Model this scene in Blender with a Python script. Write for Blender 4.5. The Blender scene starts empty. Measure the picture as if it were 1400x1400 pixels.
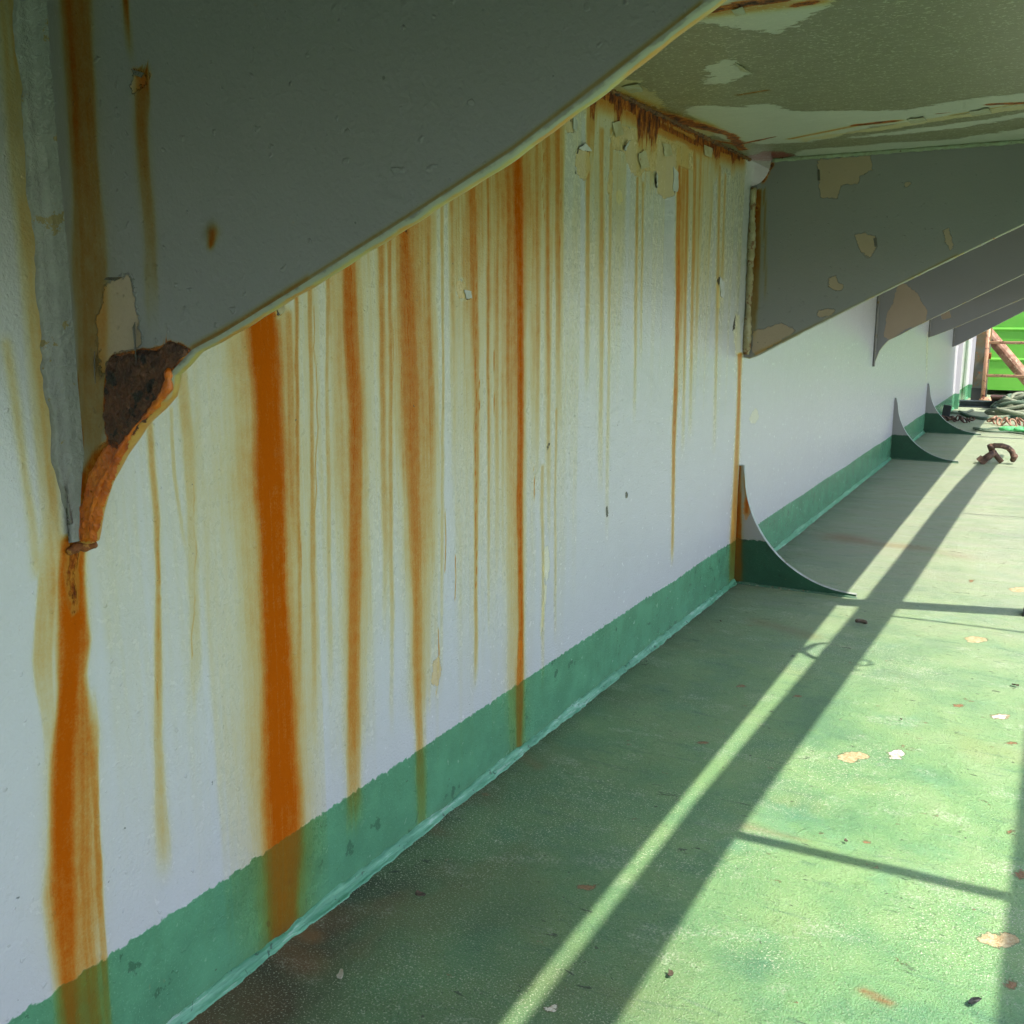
import bpy, bmesh, math, random
import numpy as np
from mathutils import Vector, Matrix
random.seed(7); rng = np.random.default_rng(11)
S = bpy.context.scene
PI = math.pi

# ------------------------------------------------------------------ camera, world, sun, exposure
CAM = np.array([0.767, 0.0, 0.742]); PITCH = math.radians(11.034); YAW = math.radians(28.762); FL = 1359.0
cam_d = bpy.data.cameras.new('camera'); cam = bpy.data.objects.new('camera', cam_d); S.collection.objects.link(cam)
cam.location = CAM; cam.rotation_euler = (PI/2 - PITCH, 0, YAW)
cam_d.sensor_width = 36; cam_d.lens = 36*FL/1400; cam_d.clip_start = 0.02; cam_d.clip_end = 5000
S.camera = cam
SUNV = Vector((1.0, -0.30, 1.53)).normalized()
w = bpy.data.worlds.new('World'); S.world = w; w.use_nodes = True
nt = w.node_tree; bg = nt.nodes['Background']; sky = nt.nodes.new('ShaderNodeTexSky'); sky.sky_type = 'NISHITA'
sky.sun_disc = False; sky.sun_elevation = math.asin(SUNV.z); sky.sun_rotation = math.atan2(SUNV.x, SUNV.y)
sky.air_density = 1.0; sky.dust_density = 1.5
nt.links.new(sky.outputs[0], bg.inputs[0]); bg.inputs[1].default_value = 0.15
sl = bpy.data.lights.new('sun', 'SUN'); sl.energy = 3.2; sl.angle = math.radians(0.53); sl.color = (1, .935, .81)
sun = bpy.data.objects.new('sun', sl); S.collection.objects.link(sun); sun.rotation_euler = SUNV.to_track_quat('Z', 'Y').to_euler()
S.view_settings.view_transform = 'Standard'; S.view_settings.look = 'None'; S.view_settings.gamma = 1
S.view_settings.use_curve_mapping = False; S.view_settings.exposure = 1.48
S.render.engine = 'CYCLES'
S.cycles.max_bounces = 6; S.cycles.diffuse_bounces = 4; S.cycles.glossy_bounces = 3; S.cycles.sample_clamp_indirect = 8; S.cycles.adaptive_threshold = .03

H = 1.15           # height of the ledge above the deck
LEDGE = .925       # how far the ledge reaches from the wall
YB = [0.5795, 2.714, 4.845, 6.90, 8.51]     # the brackets along the wall
BAND = 0.128

# ------------------------------------------------------------------ measuring: where a sight line meets a plane of the place
cp, sp_, cy_, sy_ = math.cos(PITCH), math.sin(PITCH), math.cos(YAW), math.sin(YAW)
R_ = np.array([cy_, sy_, 0]); F_ = np.array([-sy_*cp, cy_*cp, -sp_]); U_ = np.cross(R_, F_)
def hit(u, v, ax, val):
    d = R_*(u-700) - U_*(v-700) + F_*FL
    return CAM + d*(val-CAM[ax])/d[ax]
def WL(u, v): p = hit(u, v, 0, 0); return p[1], p[2]
def DK(u, v): p = hit(u, v, 2, 0); return p[0], p[1]
def CE(u, v): p = hit(u, v, 2, H); return p[0], p[1]
def BR(i):
    def g(u, v): p = hit(u, v, 1, YB[i]); return p[0], p[2]
    return g

# ------------------------------------------------------------------ number noise for masks
_tab = rng.random(4096)
def h1(i, s=0): return _tab[(i.astype(np.int64)*7919 + s*131) % 4096]
def n1(x, s=0):
    i = np.floor(x); f = x-i; f = f*f*(3-2*f); return h1(i, s)*(1-f) + h1(i+1, s)*f
def _h2(i, j, s): return _tab[(i.astype(np.int64)*7919 + j.astype(np.int64)*104729 + s*131 + (i.astype(np.int64)*j.astype(np.int64)) % 977) % 4096]
def n2(x, y, s=0):
    i = np.floor(x); j = np.floor(y); a = x-i; b = y-j; a = a*a*(3-2*a); b = b*b*(3-2*b)
    return (_h2(i, j, s)*(1-a)+_h2(i+1, j, s)*a)*(1-b) + (_h2(i, j+1, s)*(1-a)+_h2(i+1, j+1, s)*a)*b
def fbm2(x, y, o=4, s=0):
    r = 0; a = .5; t = 0
    for k in range(o): r = r + a*n2(x*2**k, y*2**k, s+k*17); t += a; a *= .5
    return r/t
def ss(a, b, x): t = np.clip((x-a)/(b-a), 0, 1); return t*t*(3-2*t)

# ------------------------------------------------------------------ a painted sheet: masks on a fine grid
class Masks:
    """mask values for the points (a,b) of a surface; a,b are metres along it"""
    def __init__(s, a, b):
        s.a = a; s.b = b
        s.m = {k: np.zeros(a.shape) for k in ('stain', 'scab', 'grime_shade')}
        for k in ('p1', 'p2', 'p3', 'p4'): s.m[k] = np.full(a.shape, -.04)
    def poly(s, key, pts, proj=None):
        P = np.array([proj(*p) if proj else p for p in pts], float)
        lo = P.min(0)-.05; hi = P.max(0)+.05
        ix = np.where((s.a > lo[0]) & (s.a < hi[0]) & (s.b > lo[1]) & (s.b < hi[1]))
        x = s.a[ix]; y = s.b[ix]
        if x.size == 0: return
        d = np.full(x.shape, 9.); ins = np.zeros(x.shape, bool)
        for k in range(len(P)):
            ax, ay = P[k]; bx, by = P[(k+1) % len(P)]
            ex, ey = bx-ax, by-ay; t = np.clip(((x-ax)*ex+(y-ay)*ey)/(ex*ex+ey*ey+1e-12), 0, 1)
            d = np.minimum(d, np.hypot(x-ax-t*ex, y-ay-t*ey))
            c = ((ay > y) != (by > y)) & (x < ex*(y-ay)/((by-ay) if abs(by-ay) > 1e-9 else 1e-9)+ax); ins ^= c
        sd = np.where(ins, d, -d)
        s.m[key][ix] = np.maximum(s.m[key][ix], np.clip(sd, -.04, .02))
    def line(s, key, pts, r, amp, proj=None, soft=1.0):
        """soft line through points, r metres half width"""
        P = np.array([proj(*p) if proj else p for p in pts], float)
        rr = r if hasattr(r, '__len__') else [r]*len(P)
        R = max(rr)*2.5
        for k in range(len(P)-1):
            ax, ay = P[k]; bx, by = P[k+1]
            ix = np.where((s.a > min(ax, bx)-R) & (s.a < max(ax, bx)+R) & (s.b > min(ay, by)-R) & (s.b < max(ay, by)+R))
            x = s.a[ix]; y = s.b[ix]
            if x.size == 0: continue
            ex, ey = bx-ax, by-ay; t = np.clip(((x-ax)*ex+(y-ay)*ey)/(ex*ex+ey*ey+1e-12), 0, 1)
            d = np.hypot(x-ax-t*ex, y-ay-t*ey)/(rr[k]*(1-t)+rr[k+1]*t)
            s.m[key][ix] = np.maximum(s.m[key][ix], amp*np.exp(-(d**2)*soft))
    def run(s, pts, amp, proj, flat=1.5, wob=1.0, key='stain', edge=.6, e0=.75, e1=1.15):
        """a run of rusty water down the surface: pts = (u, v, width_px, strength), top to bottom"""
        q = []
        for (u, v, wd, am) in pts:
            a0, b0 = proj(u, v); a1, _ = proj(u+wd/2, v); q.append((a0, b0, abs(a1-a0), am))
        q.sort(key=lambda t: t[1]); Q = np.array(q)
        ix = np.where((s.b <= Q[-1, 1]+.004) & (s.b >= (Q[0, 1] if Q[0, 1] > .06 else -1)) & (s.a > Q[:, 0].min()-.08) & (s.a < Q[:, 0].max()+.08))
        a = s.a[ix]; b = s.b[ix]
        if a.size == 0: return
        sd = int(abs(Q[0, 0])*997) % 900
        c = np.interp(b, Q[:, 1], Q[:, 0]) + wob*(n1(b*9, sd)-.5)*.004 + wob*(n1(b*40, sd+3)-.5)*.0012
        hw = np.interp(b, Q[:, 1], Q[:, 2])*(.85+.3*n1(b*14, sd+5)); am = np.interp(b, Q[:, 1], Q[:, 3])
        d = np.abs(a-c)/hw
        g = np.exp(-(d**2)*.9)*(1-edge) + edge*(1-ss(e0, e1, d))
        g = g*(.74+.30*n1((a-c)*700+900, sd+7)+.22*n1((a-c)*230+900, sd+8)+.16*(n2(a*200, b*26, sd+2)-.5))
        b0 = Q[0, 1]; f_ = ss(b0-.002, b0+.05+.05*n1(a*260, sd+12), b) if b0 > .06 else 1
        val = amp*am*g*f_
        s.m[key][ix] = 1-(1-s.m[key][ix])*(1-np.clip(val, 0, 1))

def grid_mesh(name, A, B, pos, masks_fn, mat, parent=None, mirror=False):
    """A,B: 1-D coordinate arrays or 2-D arrays; pos(a,b)->(x,y,z) arrays"""
    if A.ndim == 1: a, b = np.meshgrid(A, B, indexing='ij')
    else: a, b = A, B
    na, nb = a.shape
    x, y, z = pos(a, b)
    co = np.stack([x+0*a, y+0*a, z+0*a], -1).reshape(-1, 3)
    i = np.arange(na*nb).reshape(na, nb)
    q = np.stack([i[:-1, :-1], i[1:, :-1], i[1:, 1:], i[:-1, 1:]], -1).reshape(-1, 4)
    if mirror: q = q[:, ::-1]
    me = bpy.data.meshes.new(name); n = len(co); f = len(q)
    me.vertices.add(n); me.vertices.foreach_set('co', co.ravel().astype(np.float32))
    me.loops.add(f*4); me.loops.foreach_set('vertex_index', q.ravel().astype(np.int32))
    me.polygons.add(f); me.polygons.foreach_set('loop_start', np.arange(0, f*4, 4, dtype=np.int32))
    me.update(calc_edges=True)
    me.polygons.foreach_set('use_smooth', np.ones(f, bool))
    M = Masks(a.ravel(), b.ravel())
    if masks_fn: masks_fn(M)
    for k, v in list(M.m.items()):
        at = me.attributes.new(k, 'FLOAT', 'POINT'); at.data.foreach_set('value', np.clip(v, -1, 2).astype(np.float32))
    if mat: me.materials.append(mat)
    o = bpy.data.objects.new(name, me); S.collection.objects.link(o)
    if parent: o.parent = parent
    return o

# ------------------------------------------------------------------ plain mesh helpers
def obj(name, bm, mat, parent=None, smooth=False):
    me = bpy.data.meshes.new(name); bm.normal_update(); bm.to_mesh(me); bm.free()
    for m in (mat if isinstance(mat, (list, tuple)) else [mat]): me.materials.append(m)
    if smooth: me.polygons.foreach_set('use_smooth', [True]*len(me.polygons))
    o = bpy.data.objects.new(name, me); S.collection.objects.link(o)
    if parent: o.parent = parent
    return o
def thing(name, loc, label, cat, group=None, rz=0):
    o = bpy.data.objects.new(name, None); S.collection.objects.link(o); o.location = loc; o.rotation_euler = (0, 0, rz)
    o.empty_display_size = .05
    return tag(o, label, cat, group)
def tag(o, label, cat=None, group=None, kind=None):
    if label: o['label'] = label
    if cat: o['category'] = cat
    if group: o['group'] = group
    if kind: o['kind'] = kind
    return o
def box(bm, c, d, rot=None, bev=0):
    r = bmesh.ops.create_cube(bm, size=1)['verts']
    bmesh.ops.scale(bm, vec=d, verts=r)
    if bev:
        e = list({e for v in r for e in v.link_edges})
        g = bmesh.ops.bevel(bm, geom=e, offset=bev, segments=2, affect='EDGES', profile=.6)
        r = list({v for f in g['faces'] for v in f.verts} | {v for v in r if v.is_valid})
        seen = set(); st = list(r)
        while st:
            v = st.pop()
            if v in seen: continue
            seen.add(v); st += [e.other_vert(v) for e in v.link_edges]
        r = list(seen)
    if rot is not None: bmesh.ops.rotate(bm, cent=(0, 0, 0), matrix=rot, verts=r)
    bmesh.ops.translate(bm, vec=c, verts=r); return r
def tube(bm, pts, rad, n=8, cap=True, closed=False):
    P = [Vector(p) for p in pts]; L = len(P); rings = []
    rads = rad if hasattr(rad, '__len__') else [rad]*L
    up = None
    for k in range(L):
        if closed: t = (P[(k+1) % L]-P[k-1])
        else: t = P[min(k+1, L-1)]-P[max(k-1, 0)]
        t.normalize()
        if up is None: up = Vector((0, 0, 1)) if abs(t.z) < .9 else Vector((1, 0, 0))
        a = t.cross(up).normalized(); b = a.cross(t).normalized(); up = b
        rings.append([bm.verts.new(P[k]+(a*math.cos(2*PI*j/n)+b*math.sin(2*PI*j/n))*rads[k]) for j in range(n)])
    rng_ = range(L) if closed else range(L-1)
    for k in rng_:
        r0, r1 = rings[k], rings[(k+1) % L]
        for j in range(n): bm.faces.new((r0[j], r0[(j+1) % n], r1[(j+1) % n], r1[j]))
    if cap and not closed:
        bm.faces.new(rings[0][::-1]); bm.faces.new(rings[-1])
    return rings

# ------------------------------------------------------------------ materials
class G:
    def __init__(s, name):
        s.mat = bpy.data.materials.new(name); s.mat.use_nodes = True; s.t = s.mat.node_tree; s.t.nodes.clear()
        s.out = s.t.nodes.new('ShaderNodeOutputMaterial'); s.b = s.t.nodes.new('ShaderNodeBsdfPrincipled')
        s.t.links.new(s.b.outputs[0], s.out.inputs[0])
        s.tc = s.t.nodes.new('ShaderNodeTexCoord').outputs['Object']
    def lk(s, a, b):
        if hasattr(a, 'is_output') or isinstance(a, bpy.types.NodeSocket): s.t.links.new(a, b)
        else:
            if b.type == 'RGBA' and hasattr(a, '__len__') and len(a) == 3: a = (*a, 1)
            b.default_value = a
    def math(s, op, a, b=0., c=None, clamp=False):
        n = s.t.nodes.new('ShaderNodeMath'); n.operation = op; n.use_clamp = clamp
        s.lk(a, n.inputs[0]); s.lk(b, n.inputs[1])
        if c is not None: s.lk(c, n.inputs[2])
        return n.outputs[0]
    def mix(s, f, a, b, mode='MIX'):
        n = s.t.nodes.new('ShaderNodeMix'); n.data_type = 'RGBA'; n.blend_type = mode
        s.lk(f, n.inputs[0]); s.lk(a, n.inputs[6]); s.lk(b, n.inputs[7]); return n.outputs[2]
    def ramp(s, f, stops, interp='LINEAR'):
        n = s.t.nodes.new('ShaderNodeValToRGB'); n.color_ramp.interpolation = interp; e = n.color_ramp.elements
        while len(e) < len(stops): e.new(.5)
        for k, (p, c) in enumerate(stops):
            e[k].position = p; e[k].color = (*c, 1) if hasattr(c, '__len__') else (c, c, c, 1)
        s.lk(f, n.inputs[0]); return n.outputs[0]
    def sstep(s, x, a, b):
        n = s.t.nodes.new('ShaderNodeMapRange'); n.interpolation_type = 'SMOOTHSTEP'
        s.lk(x, n.inputs[0]); n.inputs[1].default_value = a; n.inputs[2].default_value = b
        n.inputs[3].default_value = 0; n.inputs[4].default_value = 1; return n.outputs[0]
    def noise(s, scale, detail=3, rough=.55, stretch=None, dist=0, off=None, col=False):
        v = s.tc
        if stretch or off:
            m = s.t.nodes.new('ShaderNodeMapping'); s.t.links.new(v, m.inputs[0])
            m.inputs['Scale'].default_value = stretch or (1, 1, 1); m.inputs['Location'].default_value = off or (0, 0, 0); v = m.outputs[0]
        n = s.t.nodes.new('ShaderNodeTexNoise'); s.t.links.new(v, n.inputs['Vector'])
        n.inputs['Scale'].default_value = scale; n.inputs['Detail'].default_value = detail; n.inputs['Roughness'].default_value = rough
        n.inputs['Distortion'].default_value = dist
        return n.outputs[1 if col else 0]
    def voro(s, scale, feat='F1', stretch=None):
        v = s.tc
        if stretch:
            m = s.t.nodes.new('ShaderNodeMapping'); s.t.links.new(v, m.inputs[0]); m.inputs['Scale'].default_value = stretch; v = m.outputs[0]
        n = s.t.nodes.new('ShaderNodeTexVoronoi'); n.feature = feat; n.inputs['Scale'].default_value = scale; s.t.links.new(v, n.inputs['Vector']); return n.outputs[0]
    def attr(s, k):
        n = s.t.nodes.new('ShaderNodeAttribute'); n.attribute_name = k; return n.outputs['Fac']
    def bump(s, h, dist, strength=1., prev=None):
        n = s.t.nodes.new('ShaderNodeBump'); n.inputs['Distance'].default_value = dist; n.inputs['Strength'].default_value = strength
        s.lk(h, n.inputs['Height'])
        if prev is not None: s.t.links.new(prev, n.inputs['Normal'])
        return n.outputs[0]
    def done(s, col, rough, normal=None, metal=0., spec=.5, coat=0):
        s.lk(col, s.b.inputs['Base Color']); s.lk(rough, s.b.inputs['Roughness']); s.lk(metal, s.b.inputs['Metallic'])
        s.b.inputs['Specular IOR Level'].default_value = spec
        if normal is not None: s.t.links.new(normal, s.b.inputs['Normal'])
        return s.mat

RUST_STOPS = [(0, (.64, .60, .56)), (.14, (.60, .53, .36)), (.32, (.53, .37, .12)), (.52, (.45, .24, .035)), (.76, (.46, .145, .006)), (1, (.50, .100, .001))]
RUST_DIM = [(p, tuple(k*.5 for k in c)) for p, c in RUST_STOPS]
RUST_GREEN = [(0, (.20, .36, .20)), (.3, (.24, .26, .09)), (.6, (.22, .15, .035)), (1, (.17, .07, .01))]

def paint_mat(name, base, c1=None, c2=None, c3=None, c4=None, band=None, band_col=(.075, .30, .19), rough=.32, var=.08,
              peelbump=.0004, orange=.0006, edge=.004, stretch=None, fib=None, dimples=0, stain_top=RUST_STOPS, specks=None, rough_lo=None, pscale=70):
    K = lambda c: None if c is None else tuple(k*.79 for k in c)
    base, c1, c2, c3, c4, band_col = map(K, (base, c1, c2, c3, c4, band_col))
    g = G(name)
    nl = g.noise(2.2, 2, .6); nm = g.noise(14, 4, .62); nf = g.noise(pscale, 3, .6, stretch=stretch)
    nff = g.noise(420, 2, .7)
    col = g.mix(g.math('MULTIPLY', g.math('ADD', nl, nm), .5), tuple(c*(1-var) for c in base), tuple(min(1, c*(1+var)) for c in base))
    hgt = g.math('MULTIPLY', 0., 0.); n23 = g.noise(260, 2, .6, stretch=stretch)
    st = g.attr('stain'); wob = g.math('ADD', g.math('ADD', g.math('MULTIPLY', g.math('SUBTRACT', nf, .5), edge*4.), g.math('MULTIPLY', g.math('SUBTRACT', nm, .5), edge*3.5)), g.math('MULTIPLY', g.math('SUBTRACT', n23, .5), edge*1.6))
    stn = g.math('MULTIPLY', st, g.math('MULTIPLY_ADD', g.math('ADD', nff, nf), .55, .55))
    stn = g.math('MINIMUM', stn, 1.)
    bmask = None
    if band is not None:
        sep = g.t.nodes.new('ShaderNodeSeparateXYZ'); g.t.links.new(g.tc, sep.inputs[0])
        zz = g.math('ADD', sep.outputs[2], g.math('MULTIPLY', g.math('SUBTRACT', nf, .5), .017))
        zz = g.math('ADD', zz, g.math('MULTIPLY', g.math('SUBTRACT', nl, .5), .012))
        bmask = g.sstep(zz, band+.0012, band-.0012)
        tone = g.mix(g.sstep(nm, .35, .7), tuple(c*.86 for c in band_col), tuple(c*1.12 for c in band_col))
        # darker blotches where the top coat is gone
        tone = g.mix(g.sstep(g.noise(26, 5, .65, off=(3, 1, 5)), .63, .66), tone, tuple(c*.55 for c in band_col))
        tone = g.mix(g.math('MULTIPLY', g.sstep(nff, .58, .72), .35), tone, tuple(min(1, c*1.5+.08) for c in band_col))
        col = g.mix(bmask, col, tone); hgt = g.math('MULTIPLY', bmask, .0006)
    n45 = g.sstep(g.noise(45, 2), .58, .66)
    for key, c in (('p1', c1), ('p2', c2), ('p3', c3), ('p4', c4)):
        if c is None: continue
        m = g.sstep(g.math('ADD', g.attr(key), wob), -.0004, .0006)
        cc = g.mix(nm, tuple(k*.9 for k in c), tuple(min(1, k*1.1) for k in c))
        col = g.mix(m, col, cc); hgt = g.math('SUBTRACT', hgt, g.math('MULTIPLY', m, peelbump))
        # a dirty, cracked rim round each patch
        rim = g.math('MULTIPLY', g.sstep(g.math('ADD', g.attr(key), wob), -.0022, -.0006), g.math('SUBTRACT', 1., m))
        rimn = g.math('MULTIPLY', rim, n45)
        col = g.mix(g.math('MULTIPLY', rimn, .6), col, (.05, .045, .03))
        hgt = g.math('ADD', hgt, g.math('MULTIPLY', rim, peelbump*.8))
    # rust stain: a film that swallows blue and green light the thicker it lies
    T = g.ramp(stn, [(0, (1, 1, 1)), (.08, (.99, .95, .76)), (.18, (.97, .86, .52)), (.3, (.95, .73, .31)), (.45, (.91, .55, .15)), (.6, (.87, .39, .06)), (.8, (.84, .24, .015)), (1, (.78, .145, .004))])
    clean = col
    col = g.mix(1., col, T, 'MULTIPLY')
    col = g.mix(g.math('MULTIPLY', g.math('MULTIPLY', stn, stn), .22), col, (.36, .10, .006))
    if bmask is not None: col = g.mix(g.math('MULTIPLY', g.math('MULTIPLY', stn, bmask), .62), col, (.25, .11, .015))
    # dirt film, plus the shade painted into the wall's mask
    gr = g.math('MULTIPLY', g.attr('grime_shade'), g.math('MULTIPLY_ADD', nm, .9, .4), None, True)
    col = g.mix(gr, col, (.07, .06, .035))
    if specks:
        sm = g.sstep(g.noise(specks[0], 2, .5), specks[1], specks[1]+.05)
        col = g.mix(g.math('MULTIPLY', sm, specks[3]), col, specks[2])
    # tiny dark chips
    ch = g.sstep(g.noise(95, 2, .5, off=(7, 3, 1)), .765, .79); col = g.mix(g.math('MULTIPLY', ch, .65), col, (.05, .06, .05))
    # scabs: thick flaking corrosion
    sc = g.attr('scab'); scn = g.math('ADD', sc, g.math('MULTIPLY', g.math('SUBTRACT', g.noise(55, 4, .72, stretch=fib or stretch), .5), 1.15))
    scm = g.sstep(scn, .42, .52)
    scol = g.ramp(g.math('ADD', g.noise(75, 4, .75, off=(1, 9, 2), stretch=fib), g.math('MULTIPLY', g.math('SUBTRACT', 1., scn), .22)),
                  [(.36, (.025, .010, .006)), (.48, (.09, .025, .010)), (.58, (.24, .06, .010)), (.70, (.40, .14, .02)), (.85, (.50, .30, .08))])
    col = g.mix(scm, col, scol)
    halo = g.math('MULTIPLY', g.sstep(scn, .18, .45), g.math('SUBTRACT', 1., scm))
    col = g.mix(g.math('MULTIPLY', halo, .7), col, (.33, .16, .03))
    rgh = g.math('MULTIPLY_ADD', nf, .18, rough-.09)
    rgh = g.math('ADD', rgh, g.math('MULTIPLY', g.math('MINIMUM', stn, 1.), .35))
    rgh = g.math('MAXIMUM', rgh, g.math('MULTIPLY', scm, .9))
    h = g.math('ADD', hgt, g.math('MULTIPLY', nff, orange*.35))
    h = g.math('ADD', h, g.math('MULTIPLY', n23, orange))
    h = g.math('ADD', h, g.math('MULTIPLY', nm, .0014))
    if dimples: h = g.math('ADD', h, g.math('MULTIPLY', g.sstep(g.noise(32, 2, .6, off=(2, 2, 8)), .66, .78), dimples))
    h = g.math('ADD', h, g.math('MULTIPLY', scm, g.math('MULTIPLY', g.noise(160, 3, .8), .004)))
    # grit under the paint
    h = g.math('ADD', h, g.math('MULTIPLY', g.sstep(g.noise(110, 1, .5, off=(4, 4, 4)), .70, .78), .0006))
    m_ = g.done(col, rgh, g.bump(h, 1.0, 1.0))
    g.lk(g.math('MULTIPLY_ADD', g.math('MINIMUM', stn, 1.), -.5, .5), g.b.inputs['Specular IOR Level'])
    return m_

WHITE = (.585, .575, .615)
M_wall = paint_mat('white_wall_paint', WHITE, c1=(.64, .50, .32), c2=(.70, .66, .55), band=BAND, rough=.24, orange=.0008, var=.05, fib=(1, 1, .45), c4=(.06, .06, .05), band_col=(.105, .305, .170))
M_brk = paint_mat('grey_bracket_paint', (.262, .250, .268), c1=(.42, .31, .235), c2=(.42, .31, .235), rough=.34, stain_top=RUST_DIM, orange=.0005, peelbump=.0012, dimples=.0005)
M_ceil = paint_mat('olive_underside_paint', (.20, .19, .115), c1=(.47, .48, .42), c2=(.50, .42, .22), c3=(.20, .025, .02), rough=.36,
                   orange=.0005, edge=.013, stretch=(.32, 1, 1), specks=(190, .60, (.44, .44, .34), .60), stain_top=RUST_DIM, pscale=90)
M_gus = paint_mat('gusset_paint', (.30, .295, .28), c1=(.40, .24, .12), band=BAND+.004, band_col=(.012, .075, .034), rough=.45, orange=.0007)

def deck_mat():
    g = G('green_deck_paint')
    nl = g.noise(1.7, 4, .6); nm = g.noise(8, 5, .62); nf = g.noise(60, 5, .65); nff = g.noise(420, 3, .7)
    col = g.ramp(g.math('ADD', g.math('MULTIPLY', nl, .5), g.math('MULTIPLY', nm, .5)),
                 [(.36, (.082, .215, .105)), (.46, (.148, .305, .125)), (.54, (.200, .350, .140)), (.64, (.255, .375, .175))])
    col = g.mix(g.math('MULTIPLY', g.sstep(g.noise(5.5, 4, .6, off=(4, 2, 0)), .56, .72), .30), col, (.10, .31, .21))
    col = g.mix(g.math('MULTIPLY', g.sstep(g.noise(4.3, 4, .6, off=(8, 5, 0)), .58, .74), .45), col, (.25, .31, .11))
    far_mix = g.math('MULTIPLY', g.attr('far_pale'), g.math('MULTIPLY_ADD', g.noise(6, 4, .65, stretch=(.5, 2.2, 1)), 1.3, .15), None, True)
    col = g.mix(far_mix, col, (.37, .345, .29))
    # long scuffs across the deck
    sc = g.noise(9, 4, .7, stretch=(1, 5, 1), dist=.6)
    col = g.mix(g.math('MULTIPLY', g.sstep(sc, .55, .70), .45), col, (.07, .17, .10))
    gr = g.math('MULTIPLY', g.attr('grime_shade'), g.math('MULTIPLY_ADD', nm, 1.2, .3), None, True)
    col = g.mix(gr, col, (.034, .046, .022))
    # grit: fine pale and dark specks
    zone = g.math('ADD', g.sstep(g.noise(3.2, 3, .6, off=(2, 7, 0)), .46, .62), g.math('MULTIPLY', g.attr('grime_shade'), .7))
    spk = g.sstep(g.noise(400, 2, .6), .57, .66)
    col = g.mix(g.math('MULTIPLY', spk, g.math('MULTIPLY_ADD', zone, .70, .22, True)), col, (.52, .55, .40))
    dk = g.sstep(g.noise(300, 2, .6, off=(3, 3, 0)), .58, .68); col = g.mix(g.math('MULTIPLY', dk, .45), col, (.03, .06, .03))
    # salty worn patches
    wz = g.math('MULTIPLY', g.sstep(g.noise(7.5, 3, .65, stretch=(1, 1.8, 1), off=(1, 6, 0)), .56, .64), g.sstep(g.noise(240, 3, .75), .49, .60))
    col = g.mix(g.math('MULTIPLY', wz, .45), col, (.50, .52, .42))
    # rusty bruises and flaked lips
    rz = g.sstep(g.math('ADD', g.noise(16, 5, .7, stretch=(1, 1.5, 1), off=(9, 1, 0)), g.math('MULTIPLY', g.math('SUBTRACT', nff, .5), .26)), .665, .70)
    col = g.mix(g.math('MULTIPLY', rz, .75), col, g.mix(nf, (.22, .09, .035), (.30, .24, .12)))
    ck = g.math('MULTIPLY', g.sstep(g.noise(21, 3, .6, stretch=(1, 2.6, 1), dist=1.5, off=(0, 4, 0)), .665, .70), g.sstep(nm, .48, .56))
    col = g.mix(g.math('MULTIPLY', ck, .75), col, (.022, .035, .02))
    # dark little chips
    ch = g.sstep(g.noise(60, 2, .5, off=(7, 3, 1)), .73, .76); col = g.mix(g.math('MULTIPLY', ch, .75), col, (.03, .035, .02))
    st = g.attr('stain'); stn = g.math('MULTIPLY', st, g.math('MULTIPLY_ADD', g.math('ADD', nff, nf), .6, .4))
    col = g.mix(g.math('MINIMUM', g.math('MULTIPLY', stn, 1.1), .9), col, g.mix(nf, (.26, .15, .05), (.20, .09, .035)))
    h = g.math('MULTIPLY', 0., 0.)
    wob = g.math('ADD', g.math('MULTIPLY', g.math('SUBTRACT', nf, .5), .022), g.math('MULTIPLY', g.math('SUBTRACT', g.noise(190, 2, .6), .5), .009))
    for key, c in (('p1', (.50, .42, .25)), ('p2', (.66, .65, .56)), ('p3', (.26, .15, .07)), ('p4', (.16, .33, .28))):
        m = g.sstep(g.math('ADD', g.attr(key), wob), -.0004, .0006)
        cc = g.mix(g.sstep(g.noise(120, 3, .7), .40, .60), tuple(k*q for k, q in zip(c, (.85, .74, .60))), tuple(min(1, k*1.12) for k in c))
        rim = g.math('MULTIPLY', g.sstep(g.math('ADD', g.attr(key), wob), -.0025, -.0005), g.math('SUBTRACT', 1., m))
        col = g.mix(g.math('MULTIPLY', rim, .55), col, (.12, .07, .03)); col = g.mix(m, col, cc)
        h = g.math('SUBTRACT', h, g.math('MULTIPLY', m, .001)); h = g.math('ADD', h, g.math('MULTIPLY', rim, .0006))
    rgh = g.math('MULTIPLY_ADD', nm, .30, .33); rgh = g.math('ADD', rgh, g.math('MULTIPLY', gr, .2))
    h = g.math('ADD', h, g.math('MULTIPLY', nff, .0026)); h = g.math('ADD', h, g.math('MULTIPLY', nf, .0016)); h = g.math('ADD', h, g.math('MULTIPLY', nm, .003))
    lump = g.sstep(g.noise(34, 3, .65, off=(6, 6, 1), dist=.3), .50, .76); h = g.math('ADD', h, g.math('MULTIPLY', lump, .0014)); h = g.math('ADD', h, g.math('MULTIPLY', ck, .0012)); h = g.math('ADD', h, g.math('MULTIPLY', g.math('MULTIPLY', rz, nff), .002))
    h = g.math('ADD', h, g.math('MULTIPLY', spk, .0003))
    return g.done(col, rgh, g.bump(h, 1.0, 1.0), spec=.5)
M_deck = deck_mat()

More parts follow.
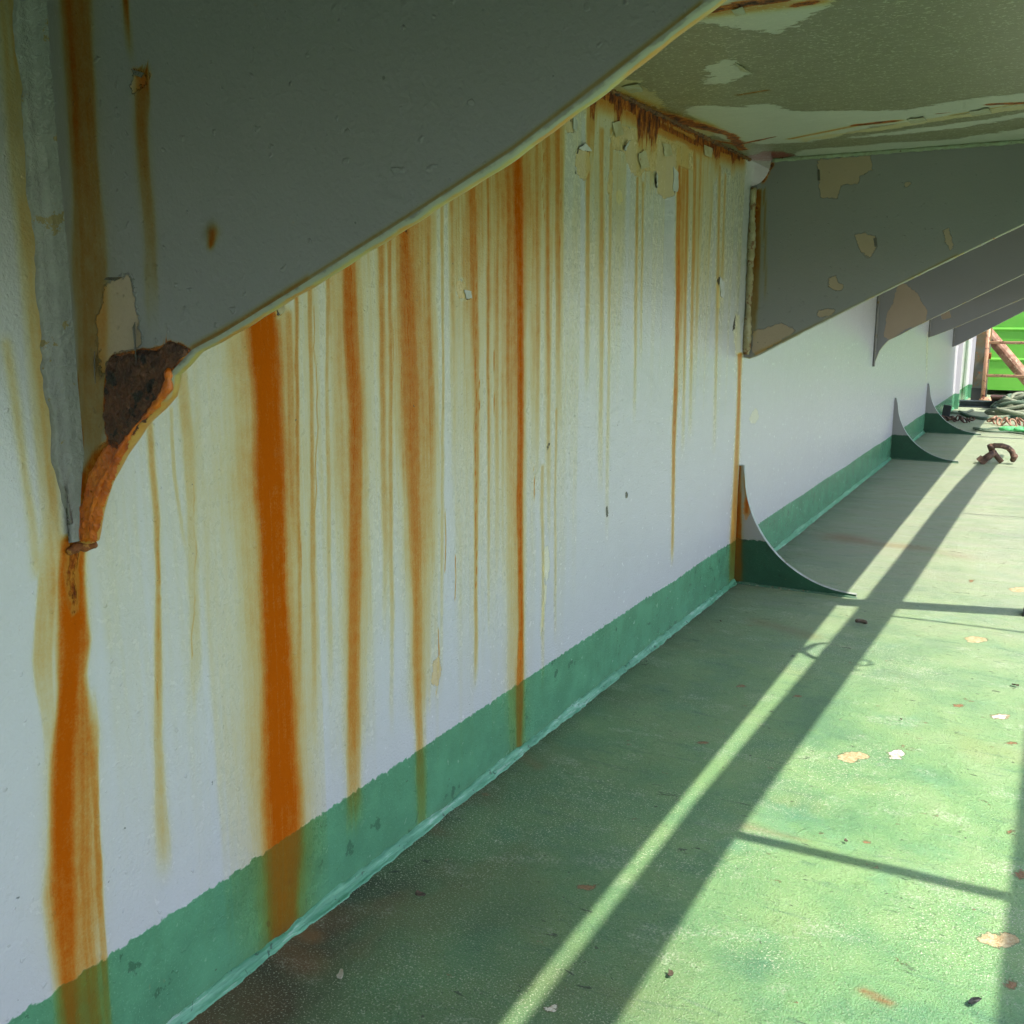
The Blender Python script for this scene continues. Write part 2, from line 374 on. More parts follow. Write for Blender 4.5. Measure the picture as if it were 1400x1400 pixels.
def simple(name, c, c2=None, rough=.5, scale=30, bump=.0005, metal=0., patches=None, spec=.5):
    K = lambda c: tuple(k*.80 for k in c)
    c = K(c); c2 = K(c2) if c2 else None; patches = [(a_, b_, K(c_)) for a_, b_, c_ in (patches or [])]
    g = G(name); n = g.noise(scale, 5, .65)
    col = g.mix(g.sstep(n, .35, .65), c, c2 or tuple(k*.8 for k in c))
    if patches:
        for k, (sc, th, pc) in enumerate(patches):
            col = g.mix(g.sstep(g.noise(sc, 5, .7, off=(k*3+1, 2, k)), th, th+.03), col, pc)
    return g.done(col, g.math('MULTIPLY_ADD', n, .2, rough-.1), g.bump(g.noise(scale*4, 4, .7), bump, 1.), metal=metal, spec=spec)
M_weldw = simple('weld_paint_grey', (.15, .145, .135), (.19, .18, .165), .2, 30, .002, patches=[(30, .60, (.17, .12, .045))])
M_weldg = simple('weld_paint_green', (.10, .30, .21), (.16, .38, .29), .35, 60, .002, patches=[(70, .60, (.24, .44, .38)), (26, .63, (.04, .16, .10)), (110, .66, (.42, .45, .36))])
M_weldb = simple('weld_paint_primer', (.45, .38, .25), (.30, .24, .12), .5, 40, .002, patches=[(35, .58, (.20, .09, .03)), (22, .66, (.38, .42, .40))])
M_edge = simple('bracket_edge_paint', (.36, .36, .32), (.36, .33, .24), .35, 50, .001, patches=[(14, .56, (.38, .30, .14)), (40, .66, (.30, .10, .02))])
def flow_mat():
    g = G('flowing_orange_rust'); n = g.noise(60, 3, .6, stretch=(1.2, 1, .7)); n2_ = g.noise(25, 3, .6)
    c = g.ramp(g.math('ADD', g.math('MULTIPLY', n, .7), g.math('MULTIPLY', n2_, .3)), [(.28, (.20, .030, .004)), (.40, (.42, .080, .003)), (.54, (.52, .12, .003)), (.68, (.54, .16, .006)), (.82, (.54, .30, .08))])
    return g.done(c, .35, g.bump(g.noise(160, 3, .6), .003, 1.))
M_flow = flow_mat()
def edge1():
    g = G('near_bracket_edge_paint'); sep = g.t.nodes.new('ShaderNodeSeparateXYZ'); g.t.links.new(g.tc, sep.inputs[0])
    n = g.noise(60, 4, .65); y = g.math('ADD', sep.outputs[1], g.math('MULTIPLY', g.math('SUBTRACT', n, .5), .006))
    c = g.mix(g.sstep(y, .5815, .5840), (.26, .26, .22), g.mix(g.sstep(g.noise(22, 3), .45, .62), (.36, .28, .09), (.42, .20, .03)))
    c = g.mix(g.sstep(y, .5805, .5790), c, (.15, .14, .13))
    c = g.mix(g.sstep(g.math('ADD', sep.outputs[0], g.math('MULTIPLY', n, .03)), .150, .135), c, g.mix(n, (.42, .13, .01), (.50, .34, .10)))
    return g.done(c, .4, g.bump(n, .0012, 1.))
M_edge1 = edge1()
M_rust = simple('orange_rust', (.34, .10, .015), (.16, .045, .012), .75, 60, .003, patches=[(90, .6, (.42, .18, .03)), (50, .64, (.03, .014, .01))])
M_back = simple('bracket_back_paint', (.25, .24, .225), (.29, .27, .26), .42, 20, .0005)
M_rustd = simple('dark_rust', (.060, .020, .012), (.15, .050, .022), .45, 60, .006, patches=[(120, .60, (.24, .10, .06)), (60, .58, (.012, .007, .006)), (30, .66, (.20, .06, .015))])
M_pink = simple('faded_orange_paint', (.55, .27, .17), (.48, .30, .16), .5, 25, .001, patches=[(18, .56, (.16, .06, .04)), (40, .62, (.62, .42, .26))])
M_pipe = simple('rusty_pipe_paint', (.42, .25, .16), (.22, .09, .05), .6, 14, .002, patches=[(10, .58, (.50, .38, .24))])
M_post = simple('rusted_post_paint', (.10, .12, .10), (.12, .09, .04), .6, 9, .002, patches=[(7, .54, (.20, .10, .025)), (20, .62, (.26, .08, .02))])
M_shac = simple('brown_rusted_iron', (.16, .085, .05), (.06, .03, .022), .7, 30, .004, patches=[(45, .58, (.30, .17, .10)), (25, .62, (.03, .018, .014))])
M_cont = simple('bright_green_container', (.11, .40, .04), (.14, .44, .05), .4, 3, .0008, patches=[(40, .72, (.08, .35, .03))])
M_black = simple('black_steel', (.02, .024, .026), (.035, .035, .035), .5, 30, .001)
M_navy = simple('dark_blue_steel', (.03, .05, .065), (.02, .03, .04), .45, 30, .001, patches=[(40, .66, (.12, .06, .03))])
M_rope = simple('green_rope', (.07, .13, .09), (.15, .21, .14), .8, 120, .002)
M_ropew = simple('weathered_pale_rope', (.36, .38, .28), (.22, .27, .18), .85, 120, .002)
M_cloth = simple('bright_green_netting', (.14, .62, .22), (.10, .48, .18), .7, 60, .002)
M_purple = simple('brown_painted_plate', (.17, .09, .08), (.10, .05, .05), .6, 20, .002)
M_flakew = simple('loose_paint_flake', (.55, .52, .42), (.40, .34, .22), .6, 80, .001)
M_flaked = simple('loose_rust_flake', (.06, .045, .03), (.14, .10, .06), .8, 80, .001)

# ================================================================== THE SETTING: deck and sea
def seg(*parts):
    r = []
    for a, b, d in parts:
        n = max(1, int(round((b-a)/d))); r += list(np.linspace(a, b, n, endpoint=False))
    r.append(parts[-1][1]); return np.array(r)

def deck_masks(M):
    a, b = M.a, M.b
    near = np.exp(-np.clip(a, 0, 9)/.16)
    M.m['grime_shade'] += .95*near*ss(3.6, .9, b)*(.25+1.1*fbm2(a*9, b*5, 4, 3)) + .38*near*ss(1.5, 3, b) + .45*ss(.75, .3, a)*ss(1.35, .75, b)*fbm2(a*7, b*7, 4, 12)*1.6
    M.m['grime_shade'] += .5*np.exp(-np.clip(a, 0, 9)/.012)
    M.m['far_pale'] = .75*ss(1.4, 3.6, b)  # paler, greyer colour growing towards the far deck
    # where the rusty runs reach the deck
    for u, v, r, s_ in ((400, 1262, .020, .85), (395, 1300, .03, .5), (260, 1395, .05, .45), (320, 1360, .05, .35), (710, 1030, .012, .3), (575, 1120, .012, .3), (1030, 775, .02, .3)):
        M.line('stain', [DK(u, v), DK(u+25, v+18)], r, s_)
    M.m['stain'] = np.maximum(M.m['stain'], .48*np.exp(-np.clip(a, 0, 9)/.10)*ss(1.5, .9, b)*ss(.50, .66, fbm2(a*11+3, b*8, 3, 15)))
    M.line('stain', [(1150, 735), (1182, 741)], [.07, .05], .55, DK); M.line('stain', [(1182, 742), (1262, 750)], [.045, .04], .40, DK); M.line('stain', [(1262, 750), (1310, 760)], [.04, .05], .18, DK)
    M.line('stain', [(1020, 1130), (1100, 1150)], [.012, .006], .3, DK)
    M.line('stain', [(1180, 1355), (1215, 1372)], [.006, .006], .8, DK)
    M.line('stain', [(1040, 850), (1110, 870)], [.03, .03], .25, DK)
    def blob(key, u, v, w_, h_, n=11, sd=0):
        r2 = random.Random(int(u*7+v)); pts = []
        for k in range(n):
            t = 2*PI*k/n; q = .65+.5*r2.random(); pts.append((u+w_/2*q*math.cos(t), v+h_/2*q*math.sin(t)))
        M.poly(key, pts, DK)
    for u, v, w_, h_ in ((1168, 1035, 44, 16), (1368, 1285, 58, 20), (1367, 981, 26, 8), (1336, 875, 40, 9), (1392, 806, 30, 7), (1196, 1186, 6, 4)): blob('p1', u, v, w_, h_)
    for u, v, w_, h_ in ((1226, 1033, 26, 11), (1366, 981, 20, 8), (1150, 985, 3, 2), (752, 1378, 16, 12), (1225, 1030, 18, 8)): blob('p2', u, v, w_, h_)
    for u, v, w_, h_ in ((1013, 938, 12, 4), (1091, 952, 9, 3), (960, 1015, 18, 4), (1310, 966, 15, 5), (1382, 1017, 18, 6), (803, 1213, 22, 8),
                         (1186, 1152, 9, 5), (1382, 1139, 10, 7), (1396, 1195, 16, 16), (1328, 794, 12, 3), (1383, 1347, 20, 12), (1333, 1244, 6, 2)): blob('p3', u, v, w_, h_)
    pass
dx = seg((-.02, .9, .006), (.9, 1.4, .03), (1.4, 7, .4)); dy = seg((-6, .5, .3), (.5, 3.0, .007), (3.0, 7, .025), (7, 12, .08), (12, 30, 1))
def deck_pos(a, b):
    z = (fbm2(a*1.6+5, b*1.3, 3, 5)-.5)*.006*ss(.02, .2, a) + (fbm2(a*14+5, b*14, 3, 9)-.5)*.0012*ss(.02, .1, a)
    return a, b, z
deck = grid_mesh('deck', dx, dy, deck_pos, deck_masks, M_deck)
tag(deck, 'worn green painted steel deck with sun stripes, chips and brown stains', kind='structure')
g = G('sea_water'); wn = g.noise(.6, 6, .6)
M_sea = g.done(g.mix(wn, (.02, .07, .09), (.03, .10, .11)), .12, g.bump(wn, .6, .6))
bm = bmesh.new(); box(bm, (1500, 0, -5.5), (3000, 6000, 1)); box(bm, (-1510, 0, -5.5), (2980, 6000, 1))
tag(obj('sea', bm, M_sea), 'blue green sea water beyond the deck edge', kind='structure')

# ================================================================== THE WALL with its ledge, brackets and gussets
WALLROOT = thing('steel_wall', (0, 0, 0), 'low white steel bulwark with overhanging ledge, slanting brackets, rust runs and green base', 'wall')

def wall_masks(M):
    a, b = M.a, M.b; m = M.m
    P = WL
    vis = (a < 2.72)
    # broad tan wash below the ledge, in columns
    def col(u0, u1, amp, ztop, zbot, freq=120, sd=0, lo=.25, soft=6):
        y0, _ = P(u0, 600); y1, _ = P(u1, 600); e = .006
        aw = a + (n1(b*5, sd+40)-.5)*.004 + (n1(b*23+a*30, sd+41)-.5)*.0016
        k = ss(y0-e, y0+e, aw)*ss(y1+e, y1-e, aw)
        if not k.any(): return
        fall = ss(zbot, ztop, b+(n1(a*90, sd)-.5)*.3)
        f1 = n1(aw*freq, sd+1); f2 = n1(aw*freq*2.7+b*1.5, sd+2); f3 = n2(aw*freq*5, b*3, sd+6)
        v = amp*k*fall*(lo+(1-lo)*(.45*f1+.35*f2+.35*f3))
        v = .76*v*(.7+.6*n2(a*260, b*22, sd+4))*(.75+.5*n2(a*30, b*9, sd+8))
        m['stain'] = 1-(1-m['stain'])*(1-np.clip(v, 0, 1))
    col(268, 345, .16, .62, .0, 60, 1); col(385, 470, .26, .75, .05, 160, 3); col(455, 520, .28, .8, .1, 140, 5); col(520, 600, .42, .8, .2, 120, 7)
    col(598, 625, .16, .9, .3, 120, 9); col(618, 712, .50, .95, .42, 130, 11, .35); col(618, 720, .20, .6, .05, 160, 12); col(700, 769, .50, .98, .55, 110, 13, .35); col(715, 790, .14, .7, .15, 160, 14)
    col(800, 850, .30, 1.1, .55, 200, 15); col(855, 900, .18, 1.1, .6, 200, 16); col(920, 962, .42, 1.12, .45, 260, 17); col(962, 1003, .20, 1.1, .5, 200, 19)
    col(120, 280, .11, .55, .05, 50, 21, .1); col(48, 75, .42, .52, .22, 60, 23, .6); col(560, 600, .2, .5, .1, 90, 24)
    R = lambda pts, amp=1., **k: M.run(pts, amp, P, **k)
    # under the toe of the first bracket
    R([(103, 742, 34, .9), (98, 800, 38, 1), (104, 880, 42, .95), (102, 930, 34, .9), (100, 1000, 50, .85), (100, 1060, 62, .8), (104, 1200, 74, .75), (108, 1300, 72, .7), (116, 1400, 66, .6), (120, 1480, 60, .5)], .64, edge=.8, e0=.7, e1=1.2)
    R([(100, 742, 28, 1), (100, 830, 32, 1), (98, 900, 28, 1), (92, 960, 28, 1), (86, 1040, 34, 1), (84, 1120, 34, .95), (88, 1240, 36, .8), (92, 1330, 22, .5), (98, 1400, 14, .6), (100, 1480, 12, .6)], .86, edge=.6, e0=.5, e1=1.2)
    R([(125, 940, 10, .0), (130, 1000, 14, .6), (134, 1100, 9, .75), (140, 1240, 9, .7), (150, 1380, 10, .4), (152, 1460, 8, .3)], .6)
    R([(62, 700, 16, 0), (66, 800, 26, .5), (62, 900, 26, .5), (68, 990, 18, .25), (72, 1100, 10, 0)], .55, edge=.8)
    M.line('scab', [(100, 748), (97, 790), (101, 835)], [.012, .010, .006], .50, P)
    M.line('stain', [(10, 470), (24, 560), (34, 640), (46, 720), (52, 780)], [.005, .005, .004, .005, .006], .20, P)
    # the broad orange run
    R([(352, 425, 74, .5), (366, 700, 84, .5), (374, 900, 86, .5), (380, 1050, 90, .5), (386, 1130, 80, .45), (388, 1250, 64, .4)], .62, edge=.10)
    R([(357, 425, 46, 1), (366, 560, 44, 1), (372, 700, 43, 1), (376, 850, 44, 1), (382, 1000, 46, 1), (386, 1090, 52, 1), (388, 1130, 50, .9), (388, 1250, 38, .7)], .93, edge=.85, e0=.45, e1=1.25)
    # others left to right
    R([(203, 575, 10, .5), (212, 700, 9, .6), (216, 800, 7, .62), (217, 900, 10, .6), (219, 1000, 12, .45), (220, 1100, 20, .38), (226, 1220, 26, .42)], .6, edge=.3)
    R([(248, 498, 14, .6), (258, 600, 16, .55), (262, 700, 14, .38), (266, 900, 18, .25), (262, 1000, 10, .2)], .5, edge=.25)
    R([(232, 560, 5, .3), (240, 660, 5, .3), (262, 800, 5, .1)], .6)
    for u0, u1, v0, v1, wd, am in ((404, 412, 410, 1020, 5, .55), (424, 432, 390, 1060, 6, .5), (447, 452, 380, 1000, 5, .35), (396, 404, 430, 800, 8, .4), (520, 528, 320, 900, 8, .45),
                                   (532, 536, 310, 1030, 5, .45), (585, 592, 290, 700, 5, .4), (605, 604, 270, 980, 4, .35), (667, 668, 210, 900, 3, .5), (680, 680, 200, 820, 4, .4), (694, 695, 190, 700, 5, .5),
                                   (735, 735, 170, 700, 5, .4), (748, 750, 160, 760, 5, .5), (762, 764, 155, 620, 7, .55), (742, 742, 640, 960, 4, .3), (760, 759, 560, 900, 3, .35),
                                   (805, 802, 150, 560, 6, .6), (823, 822, 180, 700, 6, .42), (836, 830, 180, 760, 4, .35), (872, 868, 230, 600, 4, .42), (880, 876, 250, 520, 3, .35),
                                   (940, 934, 210, 640, 4, .6), (950, 943, 210, 620, 4, .5), (935, 928, 205, 560, 5, .5), (958, 950, 210, 520, 3, .35), (984, 976, 230, 640, 4, .4), (992, 985, 240, 430, 3, .35)):
        R([(u0, v0, wd, 1), ((u0*2+u1)/3, v0+(v1-v0)*.35, wd, .9), ((u0+2*u1)/3, v0+(v1-v0)*.7, wd*1.1, .6), (u1, v1, wd*1.2, 0)], am*.8, edge=.3)
    R([(478, 340, 15, .95), (480, 450, 20, .95), (486, 560, 19, .9), (484, 700, 17, .85), (485, 850, 17, .85), (484, 960, 20, .75), (484, 1060, 22, .6), (484, 1150, 20, .3)], .62, edge=.4)
    R([(475, 340, 34, .5), (484, 600, 38, .5), (488, 850, 38, .4), (486, 1060, 36, .3)], .40, edge=.2)
    R([(552, 300, 15, .9), (556, 400, 18, .85), (562, 550, 22, .75), (566, 700, 17, .75), (570, 850, 12, .75), (574, 1000, 12, .75), (577, 1110, 12, .4)], .58, edge=.3)
    R([(556, 300, 40, .5), (572, 600, 52, .5), (574, 850, 34, .35), (576, 1000, 30, .3)], .45, edge=.4)
    R([(644, 225, 12, .8), (650, 400, 9, .8), (651, 600, 6, .85), (651, 800, 5, .8), (650, 950, 6, .6)], .52, edge=.3)
    R([(707, 185, 12, 1), (710, 350, 10, 1), (712, 500, 10, 1), (711, 700, 8, .95), (712, 850, 8, .95), (710, 930, 10, .9), (710, 1015, 8, .6)], .70, edge=.5)
    R([(703, 185, 34, .5), (704, 500, 30, .45), (704, 700, 26, .45), (704, 930, 24, .35), (708, 1010, 22, .2)], .6, edge=.3)
    R([(928, 205, 6, 1), (927, 400, 6, 1), (922, 600, 5, .9), (919, 780, 4, .5)], .62, edge=.4)
    for pts, am in (([(479, 345), (480, 420), (483, 520), (484, 640)], .9), ([(552, 300), (555, 380), (559, 470)], .9), ([(560, 470), (565, 600), (568, 760)], .7), ([(650, 230), (651, 420), (650, 640), (651, 800)], .75),
                    ([(711, 190), (711, 420), (712, 640), (711, 880)], .95), ([(928, 210), (926, 420), (921, 640)], .8), ([(693, 200), (694, 330), (696, 450)], .7), ([(742, 160), (743, 300)], .7), ([(765, 150), (766, 360)], .7),
                    ([(216, 690), (218, 820), (216, 960)], .5), ([(262, 620), (268, 760), (262, 900)], .35), ([(404, 470), (406, 620), (411, 780)], .55), ([(428, 420), (434, 560), (430, 700)], .5),
                    ([(358, 430), (366, 640), (372, 860), (378, 1060)], 1.), ([(384, 640), (392, 900), (402, 1090)], .9), ([(600, 880), (597, 950)], .4), ([(530, 330), (537, 480), (533, 640)], .5), ([(940, 215), (936, 400)], .6), ([(822, 200), (824, 330)], .55)):
        w_ = .0011 if am < 1 else .003
        for k_ in range(len(pts)-1):
            (u0, v0), (u1, v1) = pts[k_], pts[k_+1]; n_ = 5
            q_ = [(u0+(u1-u0)*j/n_+1.6*math.sin(v0*.3+j*2.1+k_), v0+(v1-v0)*j/n_) for j in range(n_+1)]
            M.line('stain', q_, w_, am, P)
    # rust water along the second bracket's seam
    R([(1012, 485, 6, 1), (1010, 560, 5, .95), (1006, 650, 6, .8), (1003, 735, 9, .8), (1002, 790, 9, .4)], .60, edge=.4)
    R([(1268, 455, 2, .3), (1266, 530, 2, .1)], .35)
    # rust and bare primer under the ledge
    ln = [(803, 124), (840, 138), (880, 160), (920, 180), (950, 195), (985, 205), (1015, 215)]
    M.line('scab', ln, .008, .72, P)
    top_ = H - b; yy0, yy1 = P(803, 124)[0], P(1015, 215)[0]
    inr = ss(yy0-.01, yy0+.02, a)*ss(yy1+.01, yy1-.03, a)
    dl = .026 + .12*np.clip(n1(a*26, 77)*1.5-.55, 0, 1)*(.4+.6*n1(a*190, 78)) + .012*n1(a*300, 79)
    dl = dl*(1-.55*ss(1.98, 2.08, a))
    m['scab'] = np.maximum(m['scab'], inr*.86*ss(1.05, .2, top_/dl))
    m['stain'] = np.maximum(m['stain'], inr*.50*ss(2.0, .5, top_/dl)*(.6+.6*n1(a*420, 80)))
    M.line('stain', ln, .03, .65, P)
    M.poly('p1', [(846, 170), (930, 195), (948, 205), (946, 235), (928, 225), (922, 268), (908, 272), (899, 262), (898, 236), (882, 232), (876, 240), (868, 241), (860, 228), (854, 208), (842, 206), (832, 190)], P)
    M.poly('p1', [(897, 225), (915, 222), (921, 240), (922, 266), (908, 272), (900, 264)], P)
    M.poly('p1', [(862, 190), (876, 195), (875, 236), (868, 241), (861, 230)], P)
    M.poly('p1', [(788, 210), (794, 199), (806, 207), (808, 230), (801, 247), (792, 243), (787, 228)], P)
    M.poly('p1', [(772, 162), (781, 158), (787, 168), (785, 178), (778, 184), (773, 176)], P)
    M.poly('p1', [(832, 235), (838, 232), (839, 262), (835, 271), (831, 262)], P)
    M.poly('p1', [(625, 384), (633, 381), (638, 396), (639, 408), (630, 408), (623, 400)], P)
    M.poly('p1', [(374, 418), (380, 412), (385, 420), (383, 431), (378, 432)], P)
    M.poly('p1', [(592, 905), (600, 898), (604, 915), (598, 940), (590, 935)], P)
    for pts in (([(980, 385), (984, 378), (986, 410), (983, 430), (979, 415)]), ([(743, 752), (750, 745), (752, 775), (746, 800), (742, 780)]), ([(744, 800), (748, 802), (741, 872), (737, 870)]),
                ([(1028, 562), (1035, 556), (1038, 572), (1030, 582), (1024, 574)]), ([(1000, 700), (1003, 690), (1004, 730), (1001, 738)]), ([(708, 880), (713, 870), (714, 900), (709, 905)]),
                ([(842, 262), (850, 258), (852, 272), (848, 282), (842, 276)]), ([(1006, 430), (1012, 432), (1013, 486), (1007, 484), (1003, 455)]),):
        M.poly('p2', pts, P)
    for pts in ([(749, 606), (753, 604), (749, 615), (747, 614)], [(856, 672), (860, 674), (858, 681), (856, 680)], [(829, 692), (831, 692), (832, 707), (830, 707)], [(637, 402), (641, 402), (642, 409), (638, 408)], [(380, 418), (383, 420), (382, 430), (380, 430)],
                [(772, 161), (784, 162), (787, 172), (784, 179), (785, 170), (781, 164)], [(789, 209), (795, 198), (806, 208), (794, 202)], [(921, 226), (924, 245), (924, 262), (922, 262)], [(895, 238), (899, 252), (898, 258), (895, 250)], [(852, 200), (857, 196), (856, 208)],
                [(980, 384), (985, 377), (983, 390)], [(1003, 440), (1006, 432), (1005, 450), (1002, 452)], [(553, 298), (557, 305), (556, 318), (553, 312)], [(787, 228), (789, 238), (786, 238)]):
        M.poly('p4', pts, P)
    for u0, v0, l_ in ((548, 460, 70), (560, 560, 60), (622, 760, 60), (675, 480, 90), (655, 520, 40), (608, 700, 80), (599, 860, 60), (730, 640, 50), (568, 720, 40)):
        M.line('stain', [(u0, v0), (u0+1, v0+l_*.5), (u0, v0+l_)], .0009, .75, P)
    M.line('grime_shade', [(0, 0.0), (12, 0.0)], .012, .5)
    m['stain'] = np.where(vis | (a < 12), m['stain'], 0)
    m['stain'] *= 1-.65*ss(-.001, .001, m['p1'])*(m['scab'] < .3)
    m['grime_shade'] += .62*ss(.62, .565, a)*ss(.62, .98, b)  # painted shade: the wall darkens upwards beside the first bracket
    m['grime_shade'] += .10*fbm2(a*3, b*3, 3, 31)*ss(.9, 1.15, b)
wy = seg((-6, .35, .25), (.35, 1.25, .0016), (1.25, 2.8, .0028), (2.8, 9, .03), (9, 12.3, .15)); wz = seg((0, .2, .008), (.2, 1.149, .0062))
def wall_pos(a, b):
    x = (fbm2(a*2.1, b*2.3, 3, 41)-.5)*.004*ss(0, .1, b)*ss(1.14, 1.0, b)
    return x, a, b
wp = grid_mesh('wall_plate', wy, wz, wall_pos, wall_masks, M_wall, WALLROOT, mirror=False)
bm = bmesh.new(); box(bm, (-.03, 3.15, .57), (.04, 18.3, 1.14)); obj('backing_plate', bm, M_weldw, WALLROOT)

# ---- the ledge overhead
def ceil_masks(M):
    a, b = M.a, M.b; P = CE
    M.poly('p1', [(925, 38), (958, 32), (1010, 42), (1062, 46), (1085, 36), (1115, 18), (1150, -5), (1180, -60), (1000, -90), (860, 30), (880, 55), (905, 56)], P)
    M.poly('p1', [(935, 152), (955, 144), (1010, 146), (1080, 152), (1240, 151), (1300, 138), (1420, 125), (1420, 140), (1300, 160), (1200, 172), (1150, 185), (1110, 194), (1040, 198), (985, 190)], P)
    M.poly('p1', [(1060, 222), (1100, 205), (1220, 195), (1310, 190), (1420, 172), (1420, 190), (1200, 206), (1100, 218)], P)
    M.poly('p1', [(1160, 190), (1165, 187), (1290, 172), (1420, 152), (1420, 158), (1290, 178)], P)
    M.poly('p1', [(968, 92), (984, 86), (990, 82), (1005, 82), (1008, 90), (1026, 95), (1018, 104), (1008, 108), (990, 114), (962, 116), (968, 106)], P)
    M.poly('p1', [(1020, 145), (1050, 142), (1080, 150), (1062, 156), (1030, 152)], P)
    M.poly('p2', [(805, 120), (832, 108), (876, 111), (884, 124), (902, 134), (912, 146), (900, 152), (870, 136), (838, 124)], P)
    M.poly('p2', [(920, 160), (945, 162), (985, 176), (970, 186), (940, 178)], P)
    M.poly('p2', [(1095, 190), (1225, 170), (1300, 158), (1420, 141), (1420, 147), (1300, 163), (1222, 177), (1160, 183), (1100, 194)], P)
    M.poly('p2', [(820, 100), (836, 92), (838, 104), (822, 112)], P)
    M.poly('p3', [(1020, 214), (1040, 208), (1062, 207), (1090, 213), (1070, 218), (1030, 220)], P)
    M.line('scab', [(805, 126), (850, 142), (890, 154), (940, 168), (1000, 185), (1015, 205)], [.016, .020, .024, .026, .016, .014], .88, P)
    M.line('scab', [(960, 190), (1010, 198), (1060, 187)], [.012, .010, .005], .75, P)
    M.line('scab', [(970, 15), (998, 10)], .014, .9, P); M.line('scab', [(1015, 6), (1065, 0)], .018, .98, P); M.line('scab', [(1088, 8), (1110, 4)], .011, .9, P); M.line('scab', [(935, 25), (950, 20)], .006, .7, P)
    M.line('scab', [(1172, 171), (1222, 166)], .015, .85, P); M.line('scab', [(1355, 143), (1400, 141)], .013, .9, P); M.line('scab', [(1280, 156), (1300, 154)], .004, .7, P)
    M.line('scab', [(1012, 130), (1045, 124)], .004, .5, P)
    M.line('stain', [(1010, 130), (1048, 124)], .006, .6, P)
    M.line('stain', [(1080, 190), (1170, 172), (1230, 165)], .008, .6, P); M.line('stain', [(1300, 158), (1400, 141)], .006, .4, P)
    M.line('stain', [(840, 128), (900, 152), (960, 172)], .022, .6, P); M.line('stain', [(925, 25), (1120, 2)], .018, .45, P)
    M.m['grime_shade'] += .30*ss(.4, .1, a)*ss(2.6, 1.2, b)*fbm2(a*6, b*9, 4, 51)*1.4
cx_ = seg((-.05, .8, .005), (.8, LEDGE, .02)); cyy = seg((-6, .9, .3), (.9, 2.75, .005), (2.75, 8.66, .08))
def ceil_pos(a, b): return a, b, H + (fbm2(a*3, b*3, 2, 61)-.5)*.002
tp = grid_mesh('ledge_underside', cx_, cyy, ceil_pos, ceil_masks, M_ceil, WALLROOT, mirror=True)
bm = bmesh.new(); box(bm, (LEDGE/2-.25, 1.33, H+.0125), (LEDGE+.5, 14.66, .012)); obj('ledge_top', bm, M_weldw, WALLROOT)
bm = bmesh.new(); box(bm, (LEDGE-.006, 1.33, H-.10+.003), (.012, 14.66, .206)); obj('added_shade_lip', bm, M_back, WALLROOT)  # unseen lip, added to keep sky light off the upper wall and brackets

def lifted(name, pts, proj, ax, base, sign, lift, mat, parent):
    bm = bmesh.new(); V = []; rr = random.Random(int(pts[0][0]*13+pts[0][1])); fine = []
    for k in range(len(pts)):
        a_, b_ = pts[k], pts[(k+1) % len(pts)]
        for j in range(4):
            t = j/4; e = 1.5*(rr.random()-.5)*(1 if j else .4)
            fine.append((a_[0]+(b_[0]-a_[0])*t+e*1.2, a_[1]+(b_[1]-a_[1])*t+e, a_[2]+(b_[2]-a_[2])*t))
    for (u, v, l) in fine:
        p = proj(u, v); q = sign*(lift*l+.0008)
        V.append(bm.verts.new((base+q, p[0], p[1]) if ax == 0 else (p[0], p[1], base+q)))
    bm.faces.new(V); g2 = bmesh.ops.extrude_face_region(bm, geom=list(bm.faces)); vs = [e for e in g2['geom'] if isinstance(e, bmesh.types.BMVert)]
    bmesh.ops.translate(bm, vec=(.0009*sign, 0, 0) if ax == 0 else (0, 0, .0009*sign), verts=vs); bmesh.ops.recalc_face_normals(bm, faces=bm.faces)
    return obj(name, bm, mat, parent)
M_cream = simple('cream_paint_flake', (.55, .50, .36), (.46, .38, .22), .5, 60, .001, patches=[(50, .62, (.30, .12, .03))])
M_greyf = simple('pale_green_paint_flake', (.40, .42, .34), (.36, .33, .20), .5, 60, .001, patches=[(60, .64, (.20, .09, .03))])
M_whitef = simple('white_paint_flake', (.55, .54, .57), (.48, .47, .46), .35, 60, .001, patches=[(50, .66, (.35, .22, .08))])
for pts, m_ in (([(782, 158, 0), (787, 166, 1), (786, 180, 1), (782, 176, .2)], M_whitef), ([(790, 203, 0), (797, 196, 1.2), (807, 207, 1), (797, 206, .1)], M_whitef), ([(920, 228, 0), (924, 236, 1.3), (924, 262, 1.2), (920, 262, 0)], M_whitef),
                ([(898, 236, 0), (894, 242, 1.2), (896, 256, 1), (899, 252, 0)], M_whitef), ([(856, 205, 0), (859, 192, 1), (854, 196, 1.3), (851, 206, .8)], M_whitef), ([(872, 210, 0), (880, 206, .8), (884, 228, 1.6), (875, 232, .6)], M_cream),
                ([(836, 168, 0), (846, 166, .6), (848, 184, 1.6), (839, 188, .8)], M_cream), ([(905, 196, 0), (915, 198, .6), (916, 212, 1.5), (907, 214, .7)], M_cream), ([(984, 378, 0), (988, 386, 1.1), (987, 408, 1), (984, 404, 0)], M_whitef),
                ([(376, 420, 0), (383, 414, .8), (386, 424, 1.4), (380, 430, .6)], M_cream), ([(634, 396, 0), (640, 398, 1.2), (641, 408, 1.3), (636, 408, .2)], M_whitef), ([(962, 198, 0), (972, 203, .6), (970, 216, 1.5), (962, 212, .6)], M_cream)):
    lifted('paint_flake', pts, WL, 0, 0.0, 1, .0032, m_, WALLROOT)
